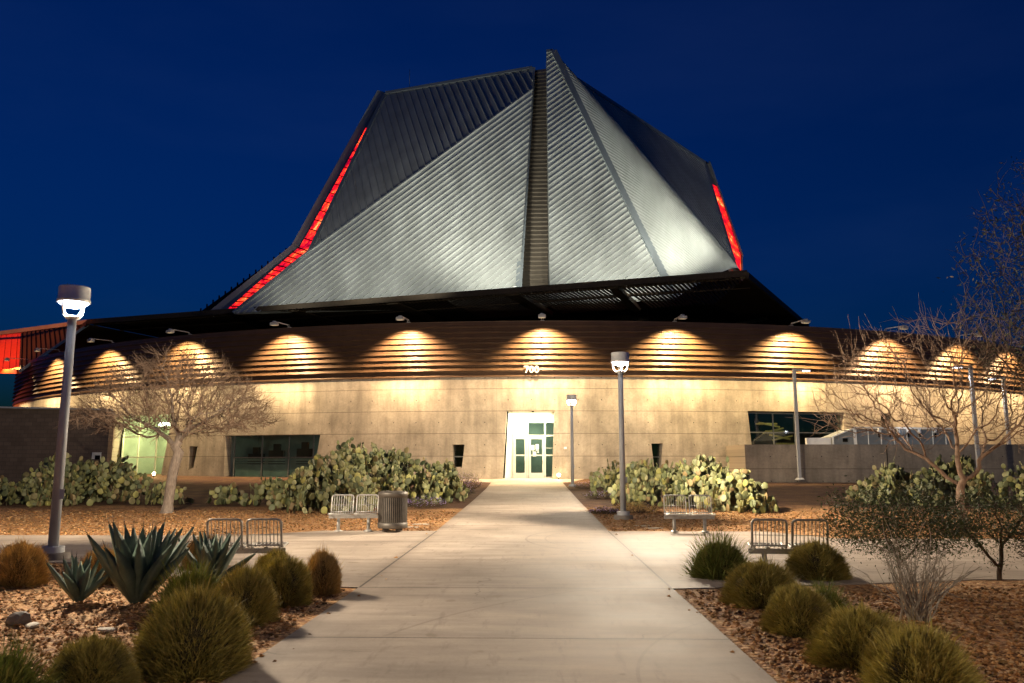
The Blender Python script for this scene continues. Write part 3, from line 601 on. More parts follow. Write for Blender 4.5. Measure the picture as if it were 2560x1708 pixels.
# ------------------------------------------------------------------ band floodlights
def band_lamp(s, label, first=None):
    p = arc_pt(s, RW + 1.5, ztop + .02); t = s / RW
    if first is None:
        e = empty('wall_floodlight', tuple(p), t, label=label, cat='floodlight', group='floodlights along the top of the brown band')
        a = MB(); a.tube([(0, 1.55, -.02), (0, 1.45, .16), (0, .15, .14)], .022, 6); a.tube([(.1, 1.55, -.02), (.1, 1.45, .16), (.1, .15, .14)], .015, 6); a.box((.05, 1.62, .02), (.24, .2, .05)); a.build('arm', M_post, e)
        b = MB(); b.box((0, 0, .05), (.42, .3, .06)); b.box((0, -.14, -.02), (.42, .02, .14)); b.box((0, .14, -.02), (.42, .02, .14)); b.box((-.2, 0, -.02), (.02, .26, .14)); b.box((.2, 0, -.02), (.02, .26, .14)); b.lathe([(.001, .14), (.12, .12), (.14, 0)], 12, (0, 0, .04)); b.build('lamp_head', M_post, e)
        c = MB(); c.box((0, 0, .0), (.34, .22, .01)); c.build('lens', M_warm, e)
    else:
        e = copy_tree(first); e.location = p; e.rotation_euler = (0, 0, t); e['label'] = label
    q = arc_pt(s, RW + 1.5 - math.tan(R_(20)) * 8, ztop - 8); l = light('floodlight_beam', 'SPOT', (p.x, p.y, p.z - .13), (5400 if s > -45 else 1400) * (1 + .16 * math.sin(s * 1.7)), (1, WARM[1] * (1 + .03 * math.sin(s)), WARM[2] * (1 + .08 * math.sin(s * 2.3))), .05, 118, .5, tuple(q + Vector((.5 * math.sin(s * 3.1), 0, 0))))
    u = light('under_band_light', 'AREA', arc_pt(s, RW + .62, 6.5), 210, WARM, target=arc_pt(s, RW + .12, 0), size=(3.6, .3)); u.rotation_euler = (R_(-14), 0, t)
    return e
ordn = ['leftmost', 'second from the left', 'third from the left', 'fourth from the left, above the bare umbrella tree', 'fifth from the left', 'sixth from the left', 'seventh from the left, directly above the number 700',
        'eighth from the left, above the tall post lamp', 'ninth from the left', 'fourth from the right', 'third from the right, behind bare branches', 'second from the right']
first = None
for s, w_ in zip(LS, ordn):
    e = band_lamp(s, 'small arm mounted floodlight on the band, ' + w_, first); first = first or e
# ------------------------------------------------------------------ annex wall at left, retaining wall at right
def masonry():
    m = NT('dark_masonry'); o = m.obj(); b = m.n.new('ShaderNodeTexBrick'); b.inputs['Scale'].default_value = 1; b.inputs['Mortar Size'].default_value = .008; b.inputs['Brick Width'].default_value = .4; b.inputs['Row Height'].default_value = .2
    x, y, z = m.xyz(o); m.l.new(m.comb(m.M('ADD', x, y), z), b.inputs['Vector']); b.inputs['Color1'].default_value = (.13, .09, .065, 1); b.inputs['Color2'].default_value = (.17, .12, .088, 1); b.inputs['Mortar'].default_value = (.08, .06, .048, 1)
    m.set(m.mix(.5, b.outputs[0], m.ramp(m.noise(1.2, o), [(.3, .5), (.7, 1.0)]), 'MULTIPLY'), .85); m.bump(m.noise(20, o), .3, .02); return m.mat
M_mas = masonry()
ax = empty('annex_wall', (-30, 40.5, .4), label='long dark brown masonry wall at far left with a small pale framed vent', cat='wall')
mb = MB(); mb.add([(x + 30, y - 40.5, z - .4) for x, y, z in ((-21.15, 40, 0), (-60, 40, 0), (-60, 40, 5.0), (-21.15, 40, 4.2), (-21.15, 40.45, 0), (-60, 40.45, 0), (-60, 40.45, 5.0), (-21.15, 40.45, 4.2))],
                  [(0, 1, 2, 3), (7, 6, 5, 4), (0, 3, 7, 4), (2, 1, 5, 6), (3, 2, 6, 7)]); mb.build('wall_body', M_mas, ax)
mb = MB(); mb.beam((8.95, -.55, 3.82), (-30, -.55, 4.62), .25, .08); mb.build('coping', M_post, ax)
mb = MB(); mb.box((8.33, -.52, 1.5), (.46, .05, .34)); mb.build('vent_frame', M_whitewall, ax); mb = MB(); mb.box((8.40, -.53, 1.42), (.26, .06, .2)); mb.build('vent_grille', M_black, ax)
rw = empty('retaining_wall', (20, 43.15, .6), label='low grey concrete retaining wall in front of the right hand windows', cat='wall')
mb = MB(); mb.box((1.55, 0, .7), (20, .3, 2.42)); mb.box((-8.3, 2.2, .7), (.3, 4.1, 2.42)); mb.build('wall_body', M_conc_flat, rw)
mb = MB(); mb.box((-1.0, -.17, .7), (.03, .02, 2.3)); mb.build('expansion_joint', M_black, rw)
# service shed behind the retaining wall
sh = empty('service_shed', (20.3, 45.0, 1.8), label='pale grey lean-to shed rising behind the retaining wall', cat='shed')
M_shed = simple('grey_translucent_panel', (.17, .19, .20), .4, 0, .15, 3)
mb = MB(); mb.add([(-3.5, -.4, 0), (-2.35, -.5, 0), (-2.35, -.5, 1.6), (-3.5, -.4, 1.15), (3.1, -.5, 0), (3.1, -.5, 1.55), (-3.5, 1.5, 0), (3.1, 1.5, 0), (-3.5, 1.5, 1.15), (-2.35, 1.5, 1.6), (3.1, 1.5, 1.55)],
                  [(0, 1, 2, 3), (1, 4, 5, 2), (3, 2, 9, 8), (2, 5, 10, 9), (0, 3, 8, 6), (4, 7, 10, 5)]); mb.build('panel_wall', M_shed, sh)
mb = MB()
for p, q in (((-3.5, -.45, 1.18), (-2.35, -.55, 1.63)), ((-2.4, -.55, 1.66), (3.15, -.55, 1.6)), ((-3.5, -.45, 0), (-3.5, -.45, 1.2)), ((3.1, -.55, 0), (3.1, -.55, 1.6))): mb.beam(p, q, .08, .08, up=(0, 1, 0))
mb.box((-2.33, -.56, .8), (.16, .06, 1.6))
for k in range(7): mb.box((-1.6 + k * .7, -.53, .8), (.035, .05, 1.55))
mb.build('white_frame', M_white, sh)
mb = MB(); mb.box((-2.85, -.48, .98), (.26, .05, .2)); mb.build('vent', M_black, sh)
mb = MB(); mb.box((-4.3, -.4, .55), (1.3, .3, 1.1)); mb.box((-4.1, -.57, .75), (.7, .03, .45)); mb.build('cabinet', M_white, sh)
for i, x in enumerate((-1.05, -.45, 0.0, .55, 1.15, 2.0)):
    l = empty('shed_lamp', (20.3 + x, 44.38, 2.3 + .85), label='small metal wall light on the shed, ' + ['leftmost', 'second from left', 'third from left', 'fourth from left', 'second from right', 'rightmost'][i] + ' of six', cat='wall light', group='metal wall lights on the shed')
    a = MB(); a.lathe([(.001, .26), (.07, .24), (.10, .05), (.09, 0), (.001, 0)], 10, (0, 0, 0)); a.build('lamp_shade', M_steel, l); b = MB(); b.lathe([(.001, 0), (.05, 0), (.04, -.22), (.001, -.24)], 8); b.build('lamp_stem', M_black, l)
light('shed_light', 'POINT', (20.6, 43.9, 3.6), 9, COOL, .1)
# ------------------------------------------------------------------ post lamps with drum shade
def post_lamp(loc, h, label, power, first=None, scale=1):
    if first is None:
        e = empty('post_lamp', loc, .5, label=label, cat='street lamp', group='post lamps with drum shades along the paths')
        m = MB(); m.lathe([(.001, .335), (.245, .335), (.25, .315), (.25, .12), (.262, .115), (.262, .06), (.24, .06), (.24, .29), (.001, .29)], 40, (0, 0, h - .42)); m.build('lamp_shade', M_steel, e)
        m = MB(); m.lathe([(.001, -.03), (.09, -.025), (.17, .0), (.225, .045), (.238, .08)], 32, (0, 0, h - .42)); m.build('lens', M_lens, e)
        m = MB()
        for k in range(4):
            a = math.tau * (k + .5) / 4; m.tube([(math.cos(a) * r, math.sin(a) * r, h - .42 + z) for r, z in ((.215, .1), (.215, -.04), (.19, -.13), (.13, -.20), (.05, -.225), (.0, -.225))], .019, 8)
        m.lathe([(.001, -.20), (.12, -.20), (.125, -.215), (.06, -.25), (.06, -.27)], 28, (0, 0, h - .40)); m.build('yoke', M_white, e)
        m = MB(); m.tube([(0, 0, .0), (0, 0, h - .62)], [.082, .07], 20); m.box((.06, -.06, .95), (.08, .03, .16)); m.build('pole', M_post, e)
        m = MB(); m.lathe([(.001, .10), (.17, .10), (.175, .08), (.175, 0)], 28, (0, 0, .0)); m.build('base_cover', M_post, e)
        m = MB(); m.lathe([(.001, .0), (.25, .0), (.26, -.02), (.27, -.3)], 28, (0, 0, 0)); m.build('footing', M_foot, e)
    else:
        e = copy_tree(first); e.location = loc; e['label'] = label
    e.scale = (scale,) * 3
    light('post_lamp_glow', 'POINT', (loc[0], loc[1], loc[2] + h - .475), power, (1.0, .84, .63), .045)
    return e
PL1 = post_lamp((-7.70, 13.35, .12), 4.56, 'nearest post lamp with drum shade, standing among the bushes at left', 6000)
post_lamp((2.72, 22.3, .16), 4.56, 'tall post lamp with drum shade to the right of the walkway', 7600, PL1)
post_lamp((2.22, 39.7, .42), 4.56, 'smallest and farthest post lamp, right of the entrance door', 2400, PL1)
for x_, y_, p_ in ((8.5, -3, 2700), (-7.5, -6, 2000), (14.5, 16, 900)):   # street lamps standing outside the picture
    light('street_lamp_beam', 'SPOT', (x_, y_, 4.6), p_, (1.0, .78, .50), .15, 165, .4, (x_, y_, 0))
# square poles with flat heads
def area_light(loc, h, side, label, first=None):
    if first is None:
        e = empty('area_light', loc, 0, label=label, cat='street lamp', group='square poles with flat lamp heads')
        m = MB(); m.box((0, 0, h / 2), (.15, .15, h)); m.build('pole', M_post, e)
        m = MB(); m.box((.3, 0, h - .06), (.45, .07, .07)); m.build('arm', M_post, e)
        m = MB(); m.box((.62, 0, h - .07), (.42, .26, .09), Matrix.Rotation(.06, 3, 'Y')); m.build('lamp_head', M_post, e)
        m = MB(); m.box((.64, 0, h - .125), (.34, .2, .02)); m.build('lens', M_lens, e)
        m = MB(); m.lathe([(.001, .1), (.15, .1), (.22, .04), (.24, 0)], 20); m.build('base_cover', M_post, e)
    else:
        e = copy_tree(first); e.location = loc; e['label'] = label
    if side < 0: e.rotation_euler = (0, 0, math.pi)
    light('area_light_beam', 'SPOT', (loc[0] + .62 * side, loc[1], loc[2] + h - .18), 150, COOL, .1, 140, .5, (loc[0] + .62 * side, loc[1], 0))
    return e
AL1 = area_light((14.1, 42.2, .68), 5.78, 1, 'flat headed lamp on a square pole in front of the retaining wall')
area_light((22.1, 40.0, .58), 5.78, -1, 'flat headed lamp on a square pole, left one behind the bare tree', AL1)
area_light((26.0, 44.0, .4), 5.78, -1, 'flat headed lamp on a square pole, rightmost one behind the dark tree', AL1)
# ground lights
gl0 = None
for (x, y, z), lb_ in (((1.75, 45.6, .86), 'small glowing ground light right of the entrance'), ((-4.2, 44.3, .86), 'small glowing ground light beside the purple flowers'), ((-22.3, 47.6, .9), 'small glowing ground light behind the bare tree trunk')):
    e = empty('ground_light', (x, y, z), label=lb_, cat='ground light', group='small ground lights by the wall')
    m = MB(); m.lathe([(.001, .09), (.06, .075), (.085, .03), (.085, -.03), (.06, -.075), (.001, -.09)], 14); m.build('globe', M_bollard, e)
    m = MB(); m.tube([(0, 0, -.5), (0, 0, -.07)], .03, 8); m.build('stem', M_black, e)
    light('ground_light_glow', 'POINT', (x, y - .18, z), 10, (1, .75, .38), .06)
# ------------------------------------------------------------------ benches and bin
def make_bench():
    e = empty('bench')
    m = MB(); m.beam((-.56, 0, .33), (.56, 0, .33), .075, .075); m.build('beam', M_bsteel, e)
    for sx in (-.34, .34):
        m = MB(); m.tube([(sx, 0, .0), (sx, 0, .30)], .038, 14); m.lathe([(.001, .035), (.06, .035), (.095, .012), (.095, 0)], 18, (sx, 0, 0)); m.build('leg', M_bsteel, e)
    for sx in (-.285, .285):
        m = MB(); hw = .245
        side = [(0, -.30, .405), (0, -.24, .415), (0, .02, .39), (0, .12, .40), (0, .17, .45), (0, .21, .60), (0, .25, .76)]
        def sidept(x): return [(x + sx, a[1], a[2]) for a in side]
        def rnd(y, z, dy, dz): return [(sx - hw, y, z), (sx - hw + .02, y + dy * .7, z + dz * .7), (sx - hw + .06, y + dy, z + dz), (sx + hw - .06, y + dy, z + dz), (sx + hw - .02, y + dy * .7, z + dz * .7), (sx + hw, y, z)]
        loop = sidept(-hw) + rnd(.25, .76, .012, .045)[1:-1] + list(reversed(sidept(hw))) + list(reversed(rnd(-.30, .405, -.045, .0)))[1:-1]
        loop.append(loop[0]); m.tube(loop, .017, 8, False)
        f = m.build('seat', M_bsteel, e)
        m = MB()
        for k in range(1, 9):
            x = -hw + 2 * hw * k / 9; pts = sidept(x); pts = [(x + sx, -.335, .40)] + pts + [(x + sx, .262, .80)]; m.tube(pts, .0065, 5, False)
        for z, y, q in ((.58, .2, .005), (.425, .15, .014)): m.tube([(sx - hw, y, z), (sx + hw, y, z)], q, 6)
        m.build('wires', M_bsteel, f)
        m = MB(); m.box((sx, 0, .375), (.06, .12, .04)); m.box((sx - .2, .05, .38), (.03, .05, .05)); m.box((sx + .2, .05, .38), (.03, .05, .05)); m.build('bracket', M_bsteel, e)
    return e
bn = make_bench()
spots = [((-3.86, 18.55, .03), 0.10, 'far left two seat wire bench beside the brown litter bin'), ((-4.02, 12.1, -.04), math.pi + .10, 'near left two seat wire bench seen from behind, by the agave'),
         ((3.78, 18.5, .03), -.06, 'far right two seat wire bench in front of the green cactus mound'), ((4.0, 12.2, -.04), math.pi - .12, 'near right two seat wire bench half hidden by grass mounds')]
for i, (p, r, l) in enumerate(spots):
    e = bn if i == 0 else copy_tree(bn); e.location = p; e.rotation_euler = (0, 0, r); tag(e, l, 'bench', 'two seat wire benches round the path crossing')
tb = empty('litter_bin', (-2.98, 18.65, .03), label='round dark brown slatted litter bin beside the far left bench', cat='litter bin')
m = MB()
for k in range(44):
    a = math.tau * k / 44; m.box((math.cos(a) * .325, math.sin(a) * .325, .5), (.012, .028, .66), Matrix.Rotation(a, 3, 'Z'))
m.build('slats', M_bin, tb, label='vertical bin slats')
m = MB(); m.lathe([(.30, .76), (.335, .76), (.345, .84), (.34, .875), (.27, .90), (.14, .905), (.13, .88), (.12, .6)], 40); m.build('lid', M_bin, tb)
m = MB(); m.lathe([(.001, .07), (.33, .07), (.345, .09), (.345, .19), (.33, .2), (.30, .2)], 40); m.build('base_ring', M_bin, tb)
m = MB(); m.lathe([(.29, .1), (.29, .85)], 32); m.build('liner', M_black, tb)
for k in range(4):
    a = math.tau * (k + .5) / 4; m = MB(); m.lathe([(.001, .08), (.05, .08), (.055, 0), (.001, 0)], 12, (math.cos(a) * .22, math.sin(a) * .22, 0)); m.build('foot', M_bin, tb)
# ------------------------------------------------------------------ prickly pears
M_pad = island('cactus_pad', [(.06, .08, .035), (.15, .17, .07), (.25, .27, .11), (.12, .14, .07), (.33, .33, .13), (.22, .24, .12), (.44, .41, .12), (.17, .18, .08), (.26, .18, .08), (.36, .36, .18), (.09, .11, .05)], .55, .4, noise=3)
def pad_template(n=11):
    vs = []; fs = []
    rings = [(1.0, .0), (.86, .09), (.45, .15)]
    for sgn in (1, -1):
        for r, th in rings if sgn == 1 else rings[1:]:
            for k in range(n):
                a = math.tau * k / n; q = 1 - .10 * math.cos(a)   # slightly egg shaped, wider at the top
                vs.append((r * math.sin(a) * .86 * (1.04 - .0 * q), sgn * th, -r * math.cos(a) * q))
        vs.append((0, sgn * .16, 0))
    # index: ring0 0..n-1, ring1 n..2n-1, ring2 2n..3n-1, c=3n, back ring1 3n+1.., ring2 4n+1.., c=5n+1
    def ringf(a0, b0, flip):
        for k in range(n):
            f = (a0 + k, a0 + (k + 1) % n, b0 + (k + 1) % n, b0 + k); fs.append(f if not flip else f[::-1])
    ringf(0, n, False); ringf(n, 2 * n, False); fs.extend((2 * n + k, 2 * n + (k + 1) % n, 3 * n) for k in range(n))
    ringf(0, 3 * n + 1, True); ringf(3 * n + 1, 4 * n + 1, True); fs.extend((4 * n + 1 + (k + 1) % n, 4 * n + 1 + k, 5 * n + 1) for k in range(n))
    return np.array(vs), fs
PV, PF = pad_template()
def cactus(name, cx, cy, rx, ry, h, seed, label, count, pr=.15, rot=0.0, lean=0):
    rng = random.Random(seed); e_loc = (cx, cy, gz(cx, cy)); V_ = []; F_ = []
    def env(x, y):
        q = (x / rx) ** 2 + (y / ry) ** 2
        if q > 1: return 0
        return h * (1 - q) ** .55 * (.85 + .15 * math.sin(x * 2.3 + seed) * math.cos(y * 1.9 + seed * 2))
    def put(p, up, nrm, s):
        X = up.cross(nrm).normalized(); m = np.array([X, nrm, up]).T
        v = PV * np.array([s, s * .62, s]) @ m.T + np.array(p)
        n0 = len(V_); V_.extend(map(tuple, v)); F_.extend(tuple(i + n0 for i in f) for f in PF)
    total = 0; tries = 0; placed = []
    while total < count and tries < count * 12:
        tries += 1
        r = math.sqrt(rng.random()); a = rng.random() * math.tau; x, y = rx * r * .97 * math.cos(a), ry * r * .97 * math.sin(a)
        s = pr * rng.uniform(.75, 1.15); hh = max(env(x, y) * (.86 + .16 * math.sin(x * 4.1 + seed * 1.3) * math.sin(y * 3.7 + seed)), pr * 1.6) * (1.22 if rng.random() < .06 else 1)
        up = Vector((rng.gauss(0, .22), rng.gauss(0, .22), 1)).normalized(); az = rng.random() * math.tau; nr = Vector((math.cos(az), math.sin(az), 0)); nr = (nr - up * nr.dot(up)).normalized()
        # start somewhere in the column so the shell fills quickly; ground pads first
        base = Vector((x, y, 0)); depth = 0
        if total > count * .22 and rng.random() < .8:      # most later shoots grow from the rim of an existing pad
            c0, u0, n0_, s0 = placed[rng.randrange(len(placed))]; an = rng.uniform(-1.2, 1.2); X = u0.cross(n0_).normalized(); base = c0 + (u0 * math.cos(an) + X * math.sin(an) * .86) * s0 * .95
            up = (u0 * math.cos(an * .8) + X * math.sin(an * .8) + Vector((rng.gauss(0, .15), rng.gauss(0, .15), .3))).normalized(); nr = (nr - up * nr.dot(up)).normalized()
        zz = gz(cx + x, cy + y) - e_loc[2]
        while depth < 6 and total < count:
            c = base + up * s * 1.02
            tall = 1.2 if rng.random() < .05 else 1.0
            if c.z + s * .6 > max(env(c.x, c.y) * 1.0, pr * 2.4) * tall * (.9 + .14 * math.sin(c.x * 4.1 + seed * 1.3) * math.sin(c.y * 3.7 + seed)) or (c.x / rx) ** 2 + (c.y / ry) ** 2 > 1.15: break
            put((c.x, c.y, c.z + zz), up, nr, s); placed.append((c, up, nr, s)); total += 1; depth += 1
            ang = rng.uniform(-.9, .9); X = up.cross(nr).normalized(); tip = c + (up * math.cos(ang) + X * math.sin(ang) * .86) * s * .98
            if rng.random() < .35 and total < count:
                an = ang + rng.choice((-1, 1)) * rng.uniform(.7, 1.2); t2 = c + (up * math.cos(an) + X * math.sin(an) * .86) * s * .95
                u2 = (up * math.cos(an) + X * math.sin(an) + Vector((rng.gauss(0, .2), rng.gauss(0, .2), .3))).normalized(); s2 = s * rng.uniform(.7, .95); n2_ = (nr + Vector((rng.gauss(0, .5), rng.gauss(0, .5), 0))); n2_ = (n2_ - u2 * n2_.dot(u2)).normalized()
                c2 = t2 + u2 * s2
                if c2.z < env(c2.x, c2.y) * 1.02: placed.append((c2, u2, n2_, s2)); put((c2.x, c2.y, c2.z + zz), u2, n2_, s2); total += 1
            up = (up * math.cos(ang * .7) + X * math.sin(ang * .7) + Vector((rng.gauss(0, .12), rng.gauss(0, .12), .35))).normalized()
            nr = nr + Vector((rng.gauss(0, .45), rng.gauss(0, .45), 0)); nr = (nr - up * nr.dot(up)).normalized(); base = tip - up * s * .05; s = pr * rng.uniform(.7, 1.1)
    mb = MB(); mb.v = V_; mb.f = F_; mb.smooth = [True] * len(F_)
    o = mb.build(name, M_pad); o.location = e_loc; o.rotation_euler = (0, 0, rot)
    return tag(o, label, 'cactus', 'prickly pear cacti in the gravel beds')
CACTI = [
 (-19.0, 27.6, 2.2, 1.6, 1.35, 'low prickly pear at the far left edge, behind the near post lamp', 260),
 (-15.6, 28.3, 2.7, 2.0, 2.15, 'large rounded prickly pear mound at left in front of the dark masonry wall', 620),
 (-12.4, 27.6, 1.0, .8, .85, 'small prickly pear just left of the bare tree trunk', 55),
 (-10.3, 27.8, .7, .6, 1.1, 'small upright prickly pear right behind the bare tree trunk', 36),
 (-8.7, 27.2, 1.0, .7, 1.2, 'small prickly pear in front of the wide dark window', 60),
 (-7.3, 26.2, .9, .8, 1.35, 'yellow green prickly pear left of the big centre mound', 60),
 (-6.1, 25.2, 1.9, 1.6, 2.0, 'front part of the big left prickly pear mound, behind the far left bench', 420),
 (-5.9, 29.6, 3.1, 2.6, 2.75, 'tallest prickly pear mound left of the walkway, reaching above the window sill', 900),
 (-3.4, 30.5, 1.3, 2.6, 1.7, 'tapering end of the left prickly pear mound next to the flowers', 240),
 (3.5, 33.0, 1.1, 1.2, 1.9, 'dark prickly pear right of the walkway behind the tall post lamp', 130),
 (4.55, 28.6, 1.7, 1.8, 2.0, 'pale lamp lit prickly pear mound behind the tall post lamp', 430),
 (6.2, 27.2, 1.7, 2.0, 2.05, 'green prickly pear mound behind the far right bench', 520),
 (6.6, 25.0, 1.15, 1.1, 1.35, 'low front prickly pear at the right end of the centre right mound', 190),
 (13.0, 28.6, 1.7, 1.5, 1.55, 'prickly pear in front of the retaining wall, left end of the far right row', 260),
 (15.4, 30.0, 1.8, 1.4, 2.0, 'prickly pear in the middle of the far right row behind the bare tree', 260),
 (17.4, 28.2, 2.2, 1.9, 1.9, 'prickly pear at the right edge beside the dark slender trunk', 330)]
for i, (x, y, rx, ry, h, l, n) in enumerate(CACTI): cactus('prickly_pear', x, y, rx, ry, h, 11 + i, l, int(n * 2.0), pr=.115)
# ------------------------------------------------------------------ grass mounds
M_grass = island('dry_grass', [(.18, .16, .04), (.36, .32, .08), (.50, .40, .10), (.64, .50, .15), (.42, .39, .10), (.72, .58, .24)], .7, .2, noise=2.5)
M_grass_gold = island('golden_grass', [(.28, .18, .07), (.52, .34, .11), (.66, .46, .19), (.44, .29, .10)], .7, .2)
M_grass_green = island('green_grass', [(.10, .13, .03), (.20, .25, .05), (.30, .33, .07), (.38, .31, .10)], .7, .2, noise=2.5)
M_core = simple('dark_core', (.035, .026, .012), .9)
def grass_mesh(name, seed, mat, n=6500, shag=.0):
    rng = np.random.default_rng(seed); V_ = []; F_ = []
    for i in range(n):
        u = rng.random(); a = rng.random() * math.tau; el = math.asin(u ** .85) if u > 0 else 0
        d = np.array([math.cos(a) * math.cos(el), math.sin(a) * math.cos(el), math.sin(el)])
        lump = 1 + .07 * math.sin(a * 3 + seed) * math.cos(el * 4) + .05 * math.sin(a * 7 + seed * 2)
        r1 = lump * rng.uniform(.90, 1.03) * (1 + (shag * rng.random() if rng.random() < .1 else 0)); r0 = r1 * rng.uniform(.35, .6)
        zsc = np.array([1, 1, 1.25]); p2 = d * r1 * zsc; L = rng.uniform(.30, .55) * (1.35 if r1 > lump * 1.05 else 1)
        dr = np.array([d[0] * .75, d[1] * .75, .45 + .55 * d[2]]) + rng.normal(0, .13, 3); dr /= np.linalg.norm(dr); p0 = p2 - dr * L
        p1 = (p0 + p2) / 2 + np.array([-d[0], -d[1], .6]) * .025 + rng.normal(0, .012, 3); p2 = p2 + np.array([d[0], d[1], -.6]) * .03 + rng.normal(0, .02, 3)
        p0[2] = max(p0[2], .0); p1[2] = max(p1[2], .02); p2[2] = max(p2[2], .02)
        sd = np.cross(p2 - p0, rng.normal(0, 1, 3)); sd = sd / (np.linalg.norm(sd) + 1e-6) * rng.uniform(.005, .010)
        k = len(V_); V_ += [tuple(p0 - sd), tuple(p0 + sd), tuple(p1 + sd), tuple(p1 - sd), tuple(p2)]; F_ += [(k, k + 1, k + 2, k + 3), (k + 3, k + 2, k + 4)]
    mb = MB(); mb.v = V_; mb.f = F_; mb.smooth = [True] * len(F_); o = mb.build('blades', mat); return o.data, o
core = MB(); core.lathe([(.001, .92), (.35, .86), (.62, .62), (.74, .3), (.70, .0)], 20)  # dark dome inside the blades, blocks the view through the mound
protos = []
for sd_, mt, sh_ in ((1, M_grass, .1), (2, M_grass, .2), (3, M_grass_gold, .2), (4, M_grass_green, .55), (5, M_grass, .15)):
    me, o = grass_mesh('blades', sd_, mt, 13000, sh_); bpy.data.objects.remove(o); protos.append(me)
core_me = None
GM = [  # x, y, radius, height, proto, label
 (-6.52, 10.62, .38, .56, 2, 'golden grass mound at the far left edge, left of the near post lamp'),
 (-2.37, 10.05, .28, .53, 2, 'small golden grass mound beside the walkway, nearest the left plaza corner'),
 (-2.66, 9.41, .40, .54, 0, 'dark grass mound behind the biggest one, second along the walkway edge'),
 (-2.68, 8.27, .32, .56, 1, 'brown grass mound between the biggest mound and the dark one'),
 (-3.42, 8.75, .38, .44, 3, 'greenish ragged grass mound beside the large agave'),
 (-2.42, 6.43, .46, .63, 4, 'biggest grass mound at lower left, at the walkway edge'),
 (-2.87, 5.80, .33, .39, 0, 'low grass mound at the bottom edge, left of the biggest mound'),
 (-3.20, 5.25, .33, .38, 3, 'dark green grass mound in the bottom left corner'),
 (-4.75, 12.32, .34, .50, 2, 'golden grass mound behind the third agave, by the near left bench'),
 (-5.49, 10.77, .32, .47, 2, 'golden grass mound half hidden behind the large agave'),
 (-3.05, 10.4, .30, .50, 0, 'grass mound in front of the near left bench leg'),
 (2.84, 11.54, .44, .50, 3, 'green wispy grass mound at the right plaza corner'),
 (2.85, 9.49, .44, .48, 1, 'olive grass mound below the wispy one, right of the walkway'),
 (4.20, 11.57, .46, .50, 4, 'grass mound in front of the near right bench'),
 (2.76, 7.97, .37, .44, 0, 'round brown grass mound, third along the right edge of the walkway'),
 (3.17, 8.45, .25, .32, 3, 'small dark grass mound tucked behind the round brown one'),
 (2.86, 6.78, .42, .44, 4, 'broad grass mound, second from the bottom at lower right'),
 (2.86, 5.77, .41, .49, 1, 'largest grass mound at the bottom right corner of the walkway')]
for i, (x, y, r, h, k, l) in enumerate(GM):
    e = empty('grass_mound', (x, y, .0), i * 1.7, label=l, cat='ornamental grass', group='clipped grass mounds beside the walkway')
    o = bpy.data.objects.new('blades', protos[k]); COL.objects.link(o); o.parent = e
    if core_me is None: c0 = core.build('mound_core', M_core); core_me = c0.data; bpy.data.objects.remove(c0)
    c_ = bpy.data.objects.new('mound_core', core_me); COL.objects.link(c_); c_.parent = e
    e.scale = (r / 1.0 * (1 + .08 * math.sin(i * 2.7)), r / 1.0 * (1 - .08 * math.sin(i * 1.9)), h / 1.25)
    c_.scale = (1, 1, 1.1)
# ------------------------------------------------------------------ agaves
def agavemat():
    m = NT('agave_leaf'); o = m.obj(); n = m.noise(5, o, 4, .6)
    m.set(m.ramp(n, [(.3, (.06, .09, .07)), (.6, (.12, .165, .125)), (.8, (.21, .25, .18))]), .5, 0, .4); m.bump(m.noise(30, o), .15, .01); return m.mat
M_agave = agavemat(); M_spine = simple('agave_spine', (.05, .02, .01), .5)
def agave(x, y, size, n, seed, label):
    rng = random.Random(seed); e = empty('agave', (x, y, 0), label=label, cat='agave', group='agaves in the left bed')
    lf = MB(); sp = MB()
    for i in range(n):
        q = i / n; az = i * 2.39996 + rng.gauss(0, .12); el0 = R_(36 + 50 * q ** .7 + rng.gauss(0, 4)); L = size * (1.0 if q < .75 else .92) * rng.uniform(.85, 1.08); W = size * .105 * rng.uniform(.9, 1.1)
        hd = Vector((math.cos(az), math.sin(az), 0)); sd = Vector((-math.sin(az), math.cos(az), 0)); p = hd * .05 * size + Vector((0, 0, .04)); el = el0; ns_ = 9; rows_ = []
        for k in range(ns_ + 1):
            t = k / ns_; d = hd * math.cos(el) + Vector((0, 0, math.sin(el))); nn = hd * -math.sin(el) + Vector((0, 0, math.cos(el)))
            w_ = W * (.75 + .9 * t if t < .35 else 1.065 * (1 - ((t - .35) / .65) ** 1.9)) ; w_ = max(w_, .002); cup = w_ * .45
            rows_.append([p + sd * w_ + nn * cup, p + sd * w_ * .45 + nn * cup * .2, p - nn * .006, p - sd * w_ * .45 + nn * cup * .2, p - sd * w_ + nn * cup, p - nn * (.02 + w_ * .30)])
            p = p + d * (L / ns_); el += R_(rng.uniform(.2, 1.4)) * (1 if q < .4 else .2)
        vs = [v for r in rows_ for v in r]; lf.add(vs, [(k * 6 + j, k * 6 + (j + 1) % 6, (k + 1) * 6 + (j + 1) % 6, (k + 1) * 6 + j) for k in range(ns_) for j in range(6)], True)
        sp.tube([rows_[-1][2], p + d * .02 * size], [.004, .001], 4)
    lf.build('leaves', M_agave, e); sp.build('leaf_spines', M_spine, e); return e
agave(-4.98, 9.35, .50, 13, 3, 'small narrow agave left of the large one')
agave(-4.28, 9.3, .88, 30, 8, 'large blue green agave with long pointed leaves at lower left')
agave(-3.95, 10.6, .66, 18, 5, 'medium agave behind the large one, in front of the near left bench')
